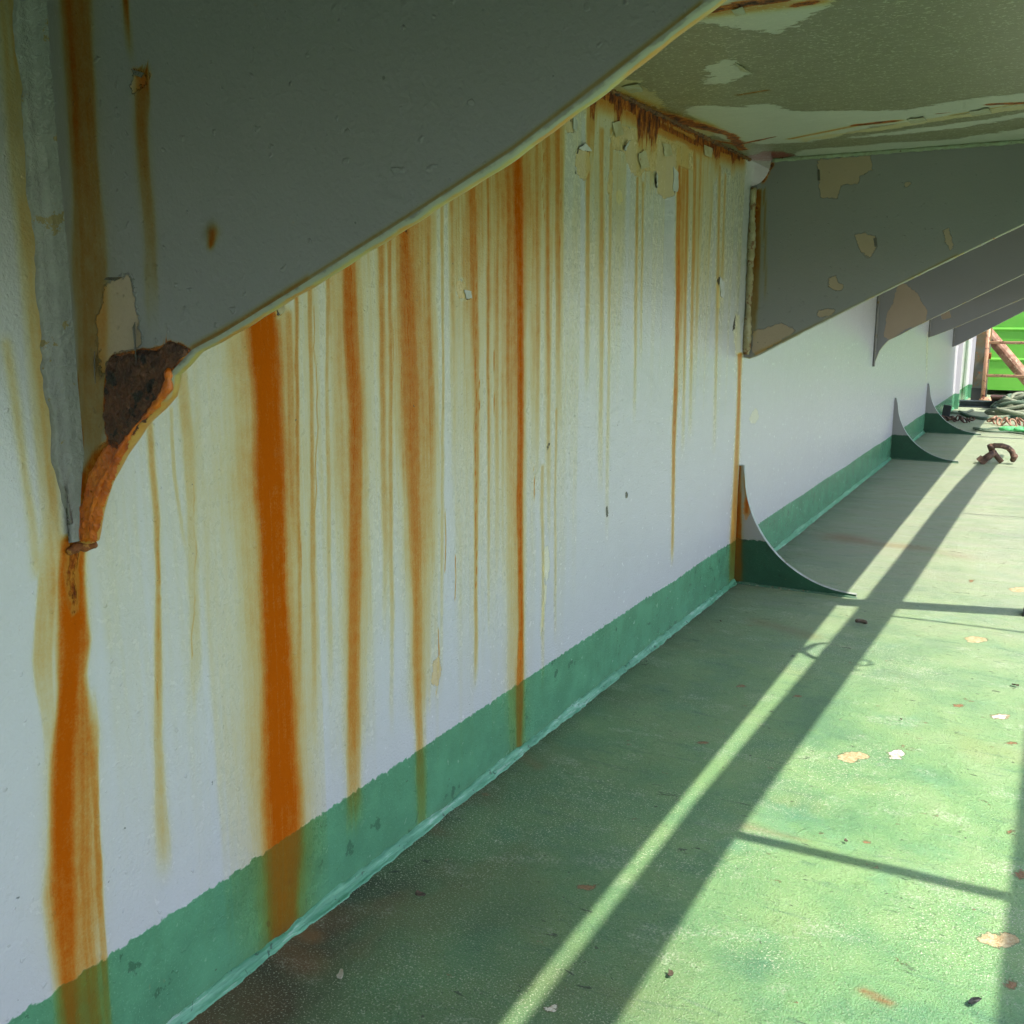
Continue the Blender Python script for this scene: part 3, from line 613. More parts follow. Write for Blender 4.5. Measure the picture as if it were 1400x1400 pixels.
for pts, m_ in (([(850, 118, 0), (872, 112, .6), (880, 120, 1.4), (862, 124, .8)], M_cream), ([(1005, 84, 0), (1022, 93, .8), (1030, 97, 1.2), (1012, 95, .3)], M_cream),
                ([(1240, 163, 0), (1262, 158, .5), (1268, 162, 1.2), (1246, 167, .7)], M_cream), ([(1325, 152, 0), (1352, 146, .5), (1356, 151, 1.2), (1330, 157, .6)], M_cream),
                ([(1000, 12, 0), (1015, 6, .5), (1020, 14, 1.2), (1006, 18, .7)], M_cream)):
    lifted('paint_flake', pts, CE, 2, H, -1, .003, M_greyf, WALLROOT)

# ---- brackets
def bracket(i, bottom, toe_u=None, masks=None, xmax=LEDGE-.02, top=None, dense=.004, thick=.012, label=None, edge_mat=M_edge, mat=M_brk):
    """bottom: list of (x,z) outline of the lower edge from the wall outwards"""
    y0 = YB[i]; B = np.array(bottom); B = B[np.argsort(B[:, 0])]
    xs = seg((.0, .3, dense), (.3, .7, dense*1.3), (.7, xmax, .02))
    zb = np.interp(xs, B[:, 0], B[:, 1]); zt = np.full(xs.shape, H-.002) if top is None else np.array([top(x) for x in xs])
    nz = int(.55/dense)
    t = np.linspace(0, 1, nz)**1.0
    X = np.repeat(xs[:, None], nz, 1); Z = zb[:, None] + (zt-zb)[:, None]*t[None]
    def pos(a, b): return a, y0 + (fbm2(a*4+i, b*4, 3, 71)-.5)*.003, b
    o = grid_mesh('bracket', X, Z, pos, masks, mat, WALLROOT, mirror=False)
    if label: o['label'] = label
    bm = bmesh.new()
    # back face and lower edge, rounded
    n = len(xs)
    prof = [(0, 0), (.0006, -.0016), (.0025, -.003), (thick*.5, -.0034), (thick-.0025, -.003), (thick-.0006, -.0016), (thick, 0)]
    rows = []
    for k in range(0, n):
        dxk = xs[min(k+1, n-1)]-xs[max(k-1, 0)]; dz = zb[min(k+1, n-1)]-zb[max(k-1, 0)]; L = math.hypot(dxk, dz); nx, nz_ = -dz/L, dxk/L
        wb = 1+.16*math.sin(xs[k]*140+i)*math.sin(xs[k]*53)
        ya = y0 + (float(fbm2(np.array([xs[k]*4+i]), np.array([zb[k]*4]), 3, 71)[0])-.5)*.003
        rows.append([bm.verts.new((xs[k]+nx*q*wb, ya+p, zb[k]+nz_*q*wb)) for p, q in prof])
    for k in range(n-1):
        for j in range(len(prof)-1): bm.faces.new((rows[k][j], rows[k][j+1], rows[k+1][j+1], rows[k+1][j]))
    obj('bottom_edge', bm, edge_mat, o, True)
    bm = bmesh.new(); tops = [bm.verts.new((xs[k], y0+thick, zt[k])) for k in range(n)]; bots = [bm.verts.new((xs[k], y0+thick, zb[k])) for k in range(n)]
    fr = [bm.verts.new((xs[k], y0+.002, zt[k])) for k in range(n)]
    for k in range(n-1): bm.faces.new((bots[k+1], bots[k], tops[k], tops[k+1])); bm.faces.new((tops[k], fr[k], fr[k+1], tops[k+1]))
    bm.faces.new((bots[-1], tops[-1], fr[-1])) ; obj('back_face', bm, edge_mat if False else M_back, o, True)
    return o
def weld(name, pts, r, mat, parent, n=8, wob=.35, step=.006):
    P = [Vector(p) for p in pts]; out = []
    for k in range(len(P)-1):
        L = (P[k+1]-P[k]).length; m_ = max(1, int(L/step))
        for j in range(m_): out.append(P[k].lerp(P[k+1], j/m_))
    out.append(P[-1])
    rr = [r*(1+wob*(random.random()-.5)+wob*.8*math.sin(k*.23)*math.sin(k*.071+1)) for k in range(len(out))]
    bm = bmesh.new(); tube(bm, out, rr, n); return obj(name, bm, mat, parent, True)

P1 = BR(0)
def b1_masks(M):
    m = M.m; a, b = M.a, M.b; R = lambda pts, amp=1., **k: M.run(pts, amp, P1, **k)
    M.poly('p1', [(152, 378), (166, 381), (176, 376), (182, 398), (188, 445), (190, 472), (160, 482), (150, 500), (138, 520), (133, 478), (134, 445), (141, 405)], P1)
    M.m['scab'] = np.maximum(m['scab'], 0)
    sd = Masks(a, b); sd.poly('p1', [(150, 486), (182, 478), (215, 474), (232, 466), (250, 470), (262, 476), (262, 500), (235, 520), (225, 548), (180, 600), (163, 640), (140, 700), (120, 760), (100, 760), (105, 700), (118, 640), (132, 615), (146, 600), (141, 560), (143, 515)], P1)
    m['scab'] = np.maximum(m['scab'], ss(-.003, .004, sd.m['p1'])*.95)
    sd = Masks(a, b); sd.poly('p1', [(128, 620), (146, 606), (165, 640), (150, 690), (130, 750), (98, 752), (104, 700), (112, 650)], P1)
    m['scab'] = m['scab']*(1-ss(-.001, .003, sd.m['p1'])*.75); m['stain'] = np.maximum(m['stain'], ss(-.004, .004, sd.m['p1'])*1.0)
    R([(100, -30, 44, .75), (112, 150, 42, .75), (122, 300, 44, .6), (128, 450, 44, .55), (128, 560, 38, .5), (118, 680, 30, .5)], .75, edge=.7)
    R([(92, -30, 10, .7), (104, 150, 8, .6), (106, 300, 8, .3)], .6)
    R([(170, -30, 9, 1), (176, 60, 10, 1), (184, 96, 8, 1)], .85, edge=.6)
    R([(196, 100, 18, .8), (196, 160, 18, .7), (200, 250, 18, .55), (204, 330, 18, .4), (206, 470, 22, .25)], .75, edge=.4)
    R([(202, 100, 4, 1), (204, 160, 4, .7), (206, 220, 4, 0)], .8)
    R([(40, -30, 10, .6), (52, 250, 10, .5), (64, 480, 10, .5), (78, 600, 10, .5)], .6)
    M.line('stain', [(105, 520), (106, 560), (112, 610), (104, 640)], [.003, .003, .004, .003], .95, P1)
    M.line('stain', [(262, 476), (330, 438), (420, 381)], .0022, .5, P1); M.line('stain', [(420, 381), (560, 293), (700, 203), (960, 3)], .0014, .35, P1)
    M.line('stain', [(290, 318), (288, 334)], [.005, .003], .75, P1); M.line('grime_shade', [(288, 306), (280, 320)], .004, .5, P1)
    M.line('scab', [(182, 95), (205, 104)], .003, .55, P1)
    M.poly('p2', [(182, 97), (200, 106), (192, 122), (182, 132), (176, 120)], P1)
    m['grime_shade'] += .22*fbm2(a*5, b*5, 4, 81)*ss(.7, 1.1, b)
pts = [(-.002, .545)] + [P1(u, v) for u, v in ((105, 742), (122, 738), (128, 700), (140, 660), (160, 622), (188, 580), (214, 555), (229, 538), (231, 512), (262, 478), (300, 458), (420, 384), (560, 296), (700, 206), (830, 108), (963, 3))]
xl, zl = pts[-1]; xk, zk = pts[-4]; sl_ = (zl-zk)/(xl-xk); pts.append((LEDGE, min(H-.02, zl+sl_*(LEDGE-xl))))
mono = [pts[0]]
for p in pts[1:]:
    if p[0] > mono[-1][0]+.0008: mono.append(p)
b1 = bracket(0, mono, masks=b1_masks, dense=.0028, edge_mat=M_edge1, label='nearest bracket, dark grey, its toe eaten away by brown rust')
bm = bmesh.new(); rows = []; zz = np.arange(.545, H, .0028)
for z_ in zz:
    k_ = min(1, (z_-.525)/.10)**.8; w1 = k_*(1+.30*(float(n1(np.array([z_*26]), 5)[0])-.5)+.14*(float(n1(np.array([z_*110]), 15)[0])-.5)); q1 = .0022*(float(n1(np.array([z_*48]), 25)[0])-.5)+.0012*(random.random()-.5); hh = .75+.5*float(n1(np.array([z_*55]), 8)[0])
    rows.append([bm.verts.new((x_, YB[0]+y_, z_)) for x_, y_ in ((-.001, -.0175*w1), (.0030*hh, -.0168*w1), (.0046*hh, -.0145*w1), (.0044+q1, -.0110), (.0048-q1*.8, -.006), (.0045+.0045*k_*hh, -.0026*k_-.0006), (.006+.012*k_*k_, -.0013*k_), (.008+.022*k_*k_, .0030))])
for k_ in range(len(rows)-1):
    for j_ in range(7): bm.faces.new((rows[k_][j_], rows[k_][j_+1], rows[k_+1][j_+1], rows[k_+1][j_]))
obj('weld_bead', bm, simple('near_weld_paint', (.25, .25, .245), (.30, .30, .29), .22, 45, .003, patches=[(30, .60, (.27, .21, .10))]), b1, True)
# corroded plates at the eaten toe
def lump(bm, c, r, fl=(1, 1, 1), sub=2, amp=.4):
    q = bmesh.ops.create_icosphere(bm, subdivisions=sub, radius=1)['verts']
    for v in q:
        k = 1+amp*(random.random()-.5); v.co = Vector((v.co.x*r*fl[0]*k, v.co.y*r*fl[1]*k, v.co.z*r*fl[2]*k))+Vector(c)
def rust_skin(name, poly, mat, parent, i, thick, amp, step=.0024):
    """a thick, broken scab of rust standing proud of the bracket face"""
    pr = BR(i); P = np.array([pr(*p) for p in poly]); lo = P.min(0); hi = P.max(0)
    A = np.arange(lo[0]-.004, hi[0]+.004, step); B = np.arange(lo[1]-.004, hi[1]+.004, step)
    a, b = np.meshgrid(A, B, indexing='ij'); M = Masks(a.ravel(), b.ravel()); M.poly('p1', poly, pr)
    sd = M.m['p1'].reshape(a.shape) + (fbm2(a*130, b*130, 3, 5)-.5)*.006
    z = np.clip(sd/.004, 0, 1)*(thick*.4+thick*fbm2(a*90, b*90, 4, 9)+amp*(n2(a*260, b*260, 8)-.5)) - .001
    bm = bmesh.new(); V = {}
    ok = sd > -.001
    for p in range(a.shape[0]-1):
        for q in range(a.shape[1]-1):
            if ok[p, q] and ok[p+1, q] and ok[p, q+1] and ok[p+1, q+1]:
                f = []
                for (s_, t_) in ((p, q), (p+1, q), (p+1, q+1), (p, q+1)):
                    if (s_, t_) not in V: V[(s_, t_)] = bm.verts.new((a[s_, t_], YB[i]-z[s_, t_], b[s_, t_]))
                    f.append(V[(s_, t_)])
                bm.faces.new(f)
    return obj(name, bm, mat, parent, True)
rust_skin('rust_scab', [(149, 487), (182, 479), (215, 474), (232, 466), (248, 470), (260, 477), (256, 484), (234, 506), (231, 530), (222, 546), (180, 596), (166, 612), (147, 604), (142, 570), (143, 515)], M_rustd, b1, 0, .0045, .003, .0014)
rust_skin('rust_scab', [(147, 604), (166, 612), (186, 585), (160, 640), (142, 690), (130, 740), (100, 744), (104, 712), (114, 665), (128, 625)], M_flow, b1, 0, .0028, .0012, .0011)
pp = [P1(u, v) for u, v in ((233, 503), (232, 530), (214, 556), (188, 582), (160, 624), (140, 662), (128, 702), (120, 740))]
weld('eaten_edge', [(p[0]-.001, YB[0]-.001, p[1]) for p in pp], .0022, M_flow, b1, wob=.9, step=.003)
# paint lips curling off
def flake(name, parent, pts, mat, out=.004, proj=None, y=None):
    bm = bmesh.new(); c = Vector((0, 0, 0)); V = []
    for k, (u, v, l) in enumerate(pts):
        p = proj(u, v); V.append(bm.verts.new((p[0], y-l*out-.0006, p[1])))
    bm.faces.new(V); g2 = bmesh.ops.extrude_face_region(bm, geom=list(bm.faces)); vs = [e for e in g2['geom'] if isinstance(e, bmesh.types.BMVert)]
    bmesh.ops.translate(bm, vec=(0, -.0007, 0), verts=vs); return obj(name, bm, mat, parent)
flake('paint_flake', b1, [(186, 440, 0), (189, 448, 1.2), (193, 495, 1), (188, 494, .1)], M_weldw, proj=P1, y=YB[0])
flake('paint_flake', b1, [(147, 379, 0), (170, 379, .2), (166, 384, 1.4), (150, 383, 1.2)], M_weldw, proj=P1, y=YB[0])
flake('paint_flake', b1, [(131, 480, 0), (136, 500, 1.2), (137, 524, 1), (131, 505, .1)], M_weldw, proj=P1, y=YB[0])
flake('paint_flake', b1, [(181, 95, 0), (205, 102, 1.2), (200, 108, 1), (186, 102, .3)], M_weldw, proj=P1, y=YB[0])
# torn paint curl below the toe
weld('weld_bead', [(.002, YB[0]-.012, .536), (.005, YB[0]-.002, .540), (.009, YB[0]+.006, .539), (.014, YB[0]+.010, .541)], .0026, M_rust, b1, wob=.8, step=.002)

P2 = BR(1)
def b2_masks(M):
    m = M.m; a, b = M.a, M.b; R = lambda pts, amp=1., **k: M.run(pts, amp, P2, **k)
    M.poly('p1', [(1118, 218), (1190, 213), (1193, 232), (1175, 240), (1172, 252), (1150, 254), (1146, 272), (1122, 270), (1119, 245)], P2)
    M.poly('p1', [(1170, 322), (1182, 318), (1196, 324), (1198, 342), (1188, 352), (1176, 345)], P2)
    M.poly('p1', [(1288, 315), (1297, 312), (1303, 335), (1300, 342), (1294, 334)], P2)
    M.poly('p1', [(1133, 380), (1142, 378), (1144, 385), (1155, 392), (1145, 398), (1134, 391)], P2)
    M.poly('p1', [(1118, 424), (1140, 423), (1138, 432), (1118, 434)], P2)
    M.poly('p1', [(1030, 452), (1070, 442), (1090, 452), (1060, 470), (1036, 486), (1028, 480)], P2)
    M.poly('p2', [(1235, 250), (1245, 249), (1243, 255), (1236, 255)], P2)
    R([(1032, 262, 14, 1), (1032, 330, 14, .8), (1032, 400, 10, .5), (1028, 470, 8, .4)], .85, edge=.5)
    R([(1046, 260, 3, .6), (1046, 420, 3, .3)], .6)
    M.line('scab', [(1026, 262), (1034, 285)], .008, .75, P2); M.line('scab', [(1056, 224), (1044, 248)], .006, .7, P2)
    M.line('stain', [(1032, 484), (1100, 452), (1200, 404), (1306, 350)], .0035, .3, P2)
    M.m['grime_shade'] += .15*fbm2(a*4, b*4, 3, 91)
bot = [(-.002, .640), P2(1024, 489), P2(1034, 486), P2(1100, 452), P2(1194, 405), P2(1307, 350), P2(1400, 305)]
xl, zl = bot[-1]; bot.append((LEDGE, min(H-.02, zl+.52*(LEDGE-xl))))
def rat(x):
    r = .050; return H-.002 if x >= r else H-.002-math.sqrt(max(0, r*r-x*x))*1.25
b2 = bracket(1, bot, masks=b2_masks, dense=.005, top=rat, label='second bracket, grey with beige bare patches and a round corner cut out')
weld('weld_bead', [(.007, YB[1]-.004, .645), (.008, YB[1]-.004, .80), (.007, YB[1]-.004, 1.08)], .010, M_weldb, b2)
for fk in ([(1016, 428, 0), (1022, 440, 1.2), (1025, 455, 1), (1019, 450, .2)], [(1118, 232, 0), (1121, 232, .8), (1122, 247, .8), (1118, 247, 0)], [(1194, 326, 0), (1199, 325, 1), (1200, 337, .8), (1196, 338, 0)]):
    flake('paint_flake', b2, fk, M_weldw, proj=P2, y=YB[1], out=.006)

def plainb(i, pix, masks=None, label=None, patch=()):
    pr = BR(i)
    def mm(M):
        for q in patch: M.poly('p1', q, pr)
        M.m['grime_shade'] += .15*fbm2(M.a*4, M.b*4, 3, 91+i)
    q = [pr(*p) for p in pix]; q = [(-.002, q[0][1])]+q; (xa, za), (xb, zb) = q[-2], q[-1]; q.append((LEDGE, min(H-.02, zb+(zb-za)/(xb-xa)*(LEDGE-xb))))
    b_ = bracket(i, q, masks=mm, dense=.012, label=label)
    weld('weld_bead', [(.005, YB[i]-.003, q[0][1]), (.005, YB[i]-.003, 1.14)], .006, M_weldw, b_, n=6, step=.02)
    return b_
plainb(2, [(1194.5, 501), (1197, 492), (1203, 477), (1214, 465), (1230, 457.5), (1242, 451), (1272, 436), (1400, 374)], label='third bracket, grey with a beige bare patch above its curved toe',
       patch=[[(1226, 392), (1234, 386), (1254, 400), (1262, 415), (1268, 425), (1264, 445), (1240, 448), (1222, 464), (1208, 462), (1212, 430), (1222, 412)]])
plainb(3, [(1269, 461), (1273, 460), (1284, 456), (1300, 450), (1400, 407)], label='fourth bracket, plain grey', patch=[[(1286, 430), (1298, 425), (1300, 434), (1288, 438)]])
plainb(4, [(1302, 474), (1310, 471), (1330, 461), (1400, 425)], label='farthest bracket, slate grey in shade')

# ---- gussets between the wall and the deck
def gusset(y0, top, length, masks=None, label=None, dense=.004):
    n = 40; xs = []; zs = []
    for k in range(n+1):
        t = k/n; ang = t*PI/2
        x = length*(1-math.cos(ang))**1.0; z = top*(1-math.sin(ang))
        xs.append(x+.016*(1-t)); zs.append(z+.006*t+.004)
    xs[0] = .014
    X1 = np.array([0, .013]+xs[1:]); ZT = np.array([top, top]+zs[1:])
    fine = np.linspace(0, length, int(length/dense)); zt = np.interp(fine, X1, ZT)
    nz = 40; t = np.linspace(0, 1, nz); X = np.repeat(fine[:, None], nz, 1); Z = .0+zt[:, None]*t[None]
    def pos(a, b): return a, y0 + 0*a + (fbm2(a*8, b*8, 3, 71)-.5)*.003, b
    o = grid_mesh('gusset', X, Z, pos, masks, M_gus, WALLROOT)
    if label: o['label'] = label
    bm = bmesh.new(); th = .013; m_ = len(fine)
    prof = [(0, 0), (.002, .0014), (th/2, .002), (th-.002, .0014), (th, 0)]; rows = []
    for k in range(m_): rows.append([bm.verts.new((fine[k]+.4*q, y0+p, zt[k]+q)) for p, q in prof])
    for k in range(m_-1):
        for j in range(len(prof)-1): bm.faces.new((rows[k][j], rows[k+1][j], rows[k+1][j+1], rows[k][j+1]))
    obj('curved_edge', bm, M_gedge, o, True)
    bm = bmesh.new(); a_ = [bm.verts.new((fine[k], y0+th, zt[k])) for k in range(m_)]; b_ = [bm.verts.new((fine[k], y0+th, 0)) for k in range(m_)]
    for k in range(m_-1): bm.faces.new((b_[k+1], b_[k], a_[k], a_[k+1]))
    e0 = bm.verts.new((fine[-1], y0, 0)); e1 = bm.verts.new((fine[-1], y0, zt[-1])); bm.faces.new((e0, b_[-1], a_[-1], e1))
    obj('back_face', bm, M_back, o, True)
    weld('foot_weld', [(.006, y0-.001, .001), (length+.002, y0-.001, .000)], .005, M_footg, o, n=6, step=.006)
    return o
M_footg = simple('foot_weld_paint', (.03, .13, .07), (.09, .17, .10), .5, 50, .002, patches=[(60, .60, (.30, .30, .20)), (40, .64, (.16, .09, .05))])
M_gedge = simple('gusset_edge_paint', (.46, .50, .46), (.34, .38, .34), .4, 40, .001, patches=[(25, .60, (.20, .10, .05)), (60, .66, (.28, .08, .03))])
def g1m(M):
    pr = BR(1)
    M.run([(1008, 635, 10, 1), (1008, 740, 12, 1), (1008, 790, 12, .6)], .85, pr, edge=.5)
    M.line('stain', [(1019, 655), (1022, 680), (1020, 700)], .006, .7, pr); M.line('scab', [(1020, 664), (1023, 678)], .006, .8, pr); M.line('scab', [(1050, 735), (1046, 730)], .005, .7, pr)
    M.line('scab', [(1075, 760), (1100, 785)], .006, .6, pr)
    M.poly('p1', [(1018, 680), (1022, 676), (1026, 700), (1020, 712), (1016, 700)], pr)
gusset(YB[1]+.002, .338, .335, g1m, 'nearest curved floor gusset, white above and dark green below with a yellow rust run')
gusset(5.62, .326, .335, None, 'middle curved floor gusset', dense=.008)
gusset(7.05, .322, .345, None, 'farthest curved floor gusset', dense=.008)
# seam along the foot of the wall
bm = bmesh.new(); rows = []
ys_ = list(np.arange(.2, 3.2, .004))+list(np.arange(3.2, 12.2, .02))
for y in ys_:
    q = .75+.5*float(n1(np.array([y*11.]), 3)[0])+.35*(float(n1(np.array([y*70.]), 4)[0])-.5); e = (float(n1(np.array([y*140.]), 6)[0])-.5)*.003
    rows.append([bm.verts.new(p) for p in ((-.002, y, .0125*q), (.0020, y, .0115*q+e), (.0035, y, .008*q), (.006, y, .0045+e*.6), (.0085*q, y, .0024), (.0098*q+e, y, .0015), (.0105*q, y, -.002))])
for k in range(len(rows)-1):
    for j in range(6): bm.faces.new((rows[k][j], rows[k+1][j], rows[k+1][j+1], rows[k][j+1]))
def seam_mat():
    g = G('seam_green_paint'); n = g.noise(40, 4, .7, stretch=(2.2, .25, 2.2)); n2_ = g.noise(90, 3, .7)
    c = g.mix(g.sstep(n, .40, .60), (.06, .22, .12), (.12, .33, .20)); c = g.mix(g.sstep(n, .57, .63), c, (.27, .42, .33)); c = g.mix(g.sstep(n2_, .62, .68), c, (.03, .09, .05))
    return g.done(c, .4, g.bump(n, .002, 1.))
obj('deck_seam', bm, seam_mat(), WALLROOT, True)
wb = [(.001, .95+k*.006, H-.001) for k in range(290)]
bm = bmesh.new(); tube(bm, wb, [.0045*(1+1.2*(random.random()-.5)) for k in wb], 7); obj('ledge_seam', bm, simple('rusty_ledge_seam', (.10, .035, .012), (.22, .09, .02), .75, 60, .003, patches=[(60, .58, (.03, .012, .008)), (30, .66, (.30, .24, .12))]), WALLROOT, True)
# seam of the ledge to the second bracket
wb = [(.055+k*.008, YB[1]-.003, H-.003) for k in range(90)]
bm = bmesh.new(); tube(bm, wb, [.006*(1+.5*(random.random()-.5)) for k in wb], 7)
obj('ledge_seam', bm, simple('ceiling_seam_paint', (.33, .40, .29), (.28, .30, .2), .5, 60, .003, patches=[(50, .62, (.12, .08, .04))]), WALLROOT, True)
# upright stiffeners at the far end
for y, d in ((9.05, .035), (10.4, .05)):
    bm = bmesh.new(); box(bm, (d/2, y, .55), (d, .02, 1.1), bev=.002); o = obj('stiffener', bm, M_wall, WALLROOT)
    for k in ('stain', 'scab', 'grime_shade', 'p1', 'p2', 'p3', 'p4'):
        at = o.data.attributes.new(k, 'FLOAT', 'POINT'); at.data.foreach_set('value', [(-.04 if k[0] == 'p' else 0)]*len(o.data.vertices))

# ================================================================== unseen pipe frame, shaped and placed to throw the stripes on the deck
COT = SUNV.x/SUNV.z; CYT = -SUNV.y/SUNV.z
def up(x, y, z=H): return (x+COT*z, y-CYT*z, z)      # the point at height z whose shadow falls on (x,y) of the deck
fr = thing('stripe_caster_frame', (1.2, 1.5, H), 'unseen pipe frame shaped to cast the stripes on the deck', 'shadow caster')
def fo(name, bm, m): 
    o = obj(name, bm, m); 
    o.data.transform(Matrix.Translation((-1.2, -1.5, -H))); o.parent = fr; return o
bm = bmesh.new(); tube(bm, [up(.369, -4, H), up(.369, .83), up(.3695, 1.4), up(.3855, 2.0), up(.402, 2.64), up(.410, 3.07), up(.425, 4.15), up(.443, 4.94), up(.464, 5.5), up(.485, 6.1)], [.0375, .0375, .0375, .038, .039, .040, .042, .0425, .041, .040], 14); fo('inner_pipe', bm, M_post)
bm = bmesh.new(); tube(bm, [up(.80, -4, H), up(.80, 9, H)], .028, 12); fo('outer_pipe', bm, M_post)
for (x0, y0, x1, y1, r) in ((.40, 1.33, .80, 1.345, .0125), (.30, 2.655, .80, 2.80, .036), (.44, 2.585, .80, 2.60, .005), (.34, 6.97, .8, 6.98, .02), (DK(1312, 702)[0], DK(1312, 702)[1], DK(1425, 709)[0], DK(1425, 709)[1], .005), (DK(1368, 638)[0], DK(1368, 638)[1], DK(1425, 642)[0], DK(1425, 642)[1], .006), (.38, -.9, .80, -.9, .014)):
    bm = bmesh.new(); tube(bm, [up(x0, y0), up(x1, y1)], r, 10); fo('cross_bar', bm, M_post)
def sh_(u, v, dz=0): x_, y_ = DK(u, v); p_ = up(x_, y_); return (p_[0], p_[1], p_[2]+dz)
rt = thing('shadow_rope', sh_(1108, 892), 'unseen rope pieces shaped to cast the knot shadows on the deck', 'rope')  # out of view, shaped for the dark blobs across the lit strip
def ro(name, pts, rad):
    b_ = bmesh.new(); tube(b_, [Vector(p)-rt.location for p in pts], rad, 8); obj(name, b_, M_rope, rt, True)
ro('knot', [sh_(1090, 889), sh_(1100, 893), sh_(1110, 899), sh_(1126, 904)], .0085)
ro('strand', [sh_(1096, 892), sh_(1104, 886), sh_(1114, 881), sh_(1130, 879)], [.006, .008, .006, .004])
cx2, cy2, cz2 = sh_(1178, 906)
ro('loop', [(cx2+.020*math.cos(t), cy2+.020*math.sin(t), cz2) for t in np.linspace(-2.4, 2.4, 20)], .0035)
ro('strand', [sh_(1150, 915), sh_(1165, 916), sh_(1176, 917)], .0035)

# ================================================================== far end: post, orange frame, pipe, container
def px(u, v, y): return hit(u, v, 1, y)
t = thing('rusty_post', (.138, 9.75, 0), 'dark rusty square steel post standing beside the end of the wall', 'post')
bm = bmesh.new(); box(bm, (0, 0, .62), (.115, .11, 1.24), bev=.006); obj('shaft', bm, M_post, t)
bm = bmesh.new(); box(bm, (0, 0, .07), (.122, .117, .14), bev=.004); obj('base_sleeve', bm, M_black, t)
for z in (.42, .80): 
    bm = bmesh.new(); tube(bm, [(.035, -.075, z), (.075, -.075, z)], .028, 10); obj('hinge', bm, M_rust, t)
yF = 9.62
t = thing('orange_frame', (0, 0, 0), 'faded orange tubular frame with two rails beside the rusty post', 'frame')
xa = px(1347.5, 500, yF)[0]
bm = bmesh.new(); tube(bm, [(xa, yF, 0), (xa, yF, .75)], .017, 10); obj('upright', bm, M_pink, t, True)
bm = bmesh.new(); tube(bm, [(xa+1.6, yF, 0), (xa+1.6, yF, 1.1)], .021, 10); obj('upright', bm, M_pink, t, True)
for v in (468.5, 514):
    z = px(1375, v, yF)[2]; bm = bmesh.new(); tube(bm, [(xa, yF, z), (xa+1.6, yF, z)], .013, 10); obj('rail', bm, M_pink, t, True)
bm = bmesh.new(); lump(bm, (xa+.03, yF-.02, .03), .05, (1.2, .8, .8), 2, .3); obj('foot', bm, M_pink, t, True)
yP = 9.9; p0 = px(1346, 450, yP); p1_ = px(1412, 528, yP)
d = Vector(p1_)-Vector(p0)
bm = bmesh.new(); tube(bm, [Vector(p0)-d*.12, Vector(p0)+d*1.9], .052, 16)
o = obj('slanting_pipe', bm, M_pipe); tag(o, 'thick rusty pipe leaning diagonally behind the orange frame', 'pipe')
# container
yC = 10.85
t = thing('shipping_container', (1.6, yC, 0), 'bright green ribbed steel container standing at the end of the deck', 'container')
bm = bmesh.new(); box(bm, (-.15, .8, 1.25), (3.0, 1.5, 2.4)); obj('body', bm, M_cont, t)
for zc in (.33, .62, .92, 1.22, 1.52, 1.82, 2.12):
    bm = bmesh.new(); vs = []
    zc += .015
    prof = [(.012, -.045), (-.004, -.02), (-.012, -.006), (-.012, .006), (-.004, .02), (.012, .045)]
    for sx in (-1.60, 1.33): vs.append([bm.verts.new((sx, p+.045, zc+q*.55)) for p, q in prof])
    for j in range(5): bm.faces.new((vs[0][j], vs[0][j+1], vs[1][j+1], vs[1][j])[::-1])
    bm.faces.new(vs[0]); bm.faces.new(vs[1][::-1]); obj('rib', bm, M_cont, t)
bm = bmesh.new(); box(bm, (-1.63, .03, 1.25), (.05, .05, 2.45), bev=.006); obj('corner_post', bm, M_cont, t)
bm = bmesh.new(); box(bm, (1.33, .03, 1.25), (.05, .05, 2.45), bev=.006); obj('corner_post', bm, M_cont, t)

# ---- small things on the deck far away
def dk3(u, v, z=0): p = hit(u, v, 2, z); return Vector((p[0], p[1], z))
a0 = dk3(1311, 556); a1 = dk3(1376, 558)
t = thing('steel_beam', a0, 'long dark blue steel beam lying across the deck before the post', 'beam')
L = (a1-a0).length; ang = math.atan2((a1-a0).y, (a1-a0).x); t.rotation_euler = (0, 0, ang)
bm = bmesh.new(); box(bm, (L/2, 0, .052), (L, .08, .010), bev=.002); obj('flange', bm, M_navy, t)
bm = bmesh.new(); box(bm, (L/2, 0, .005), (L, .08, .010), bev=.002); obj('flange', bm, M_navy, t)
bm = bmesh.new(); box(bm, (L/2, 0, .0285), (L, .012, .036)); obj('web', bm, M_navy, t)
p = dk3(1293, 574)
t = thing('black_clamp', p, 'small black steel block leaning against the foot of the wall', 'block')
bm = bmesh.new(); box(bm, (0, 0, .055), (.055, .03, .11), Matrix.Rotation(.12, 3, 'Y'), bev=.004); obj('block', bm, M_black, t)
bm = bmesh.new(); box(bm, (.02, 0, .008), (.09, .06, .015), bev=.003); obj('foot', bm, M_black, t)
def torus_pts(c, r1, r2, rot, n=18, a0=0, a1=2*PI):
    out = []
    for k in range(n+1):
        t_ = a0+(a1-a0)*k/n; v = Vector((r1*math.cos(t_), r2*math.sin(t_), 0)); v.rotate(rot); out.append(Vector(c)+v)
    return out
from mathutils import Euler
def chain_heap(name, c, n, size, mat, label, cat, spread=(.1, .06), seed=1):
    r = random.Random(seed); t = thing(name, c, label, cat)
    for k in range(n):
        bm = bmesh.new(); e = Euler((r.uniform(-1, 1), r.uniform(-1, 1), r.uniform(0, 3)))
        q = (spread[0]*(k/(n-1)-.5)*2 if n > 1 else 0, r.uniform(-1, 1)*spread[1], size*.6+r.random()*size*.5)
        P = torus_pts(q, size, size*.6, e, 16)[:-1]; tube(bm, P, size*.22, 7, closed=True); obj('link', bm, mat, t, True)
    return t
chain_heap('rusty_chain', dk3(1306, 577, 0), 10, .026, M_shac, 'short heap of rusty chain lying behind the farthest gusset', 'chain', (.11, .05), 3)
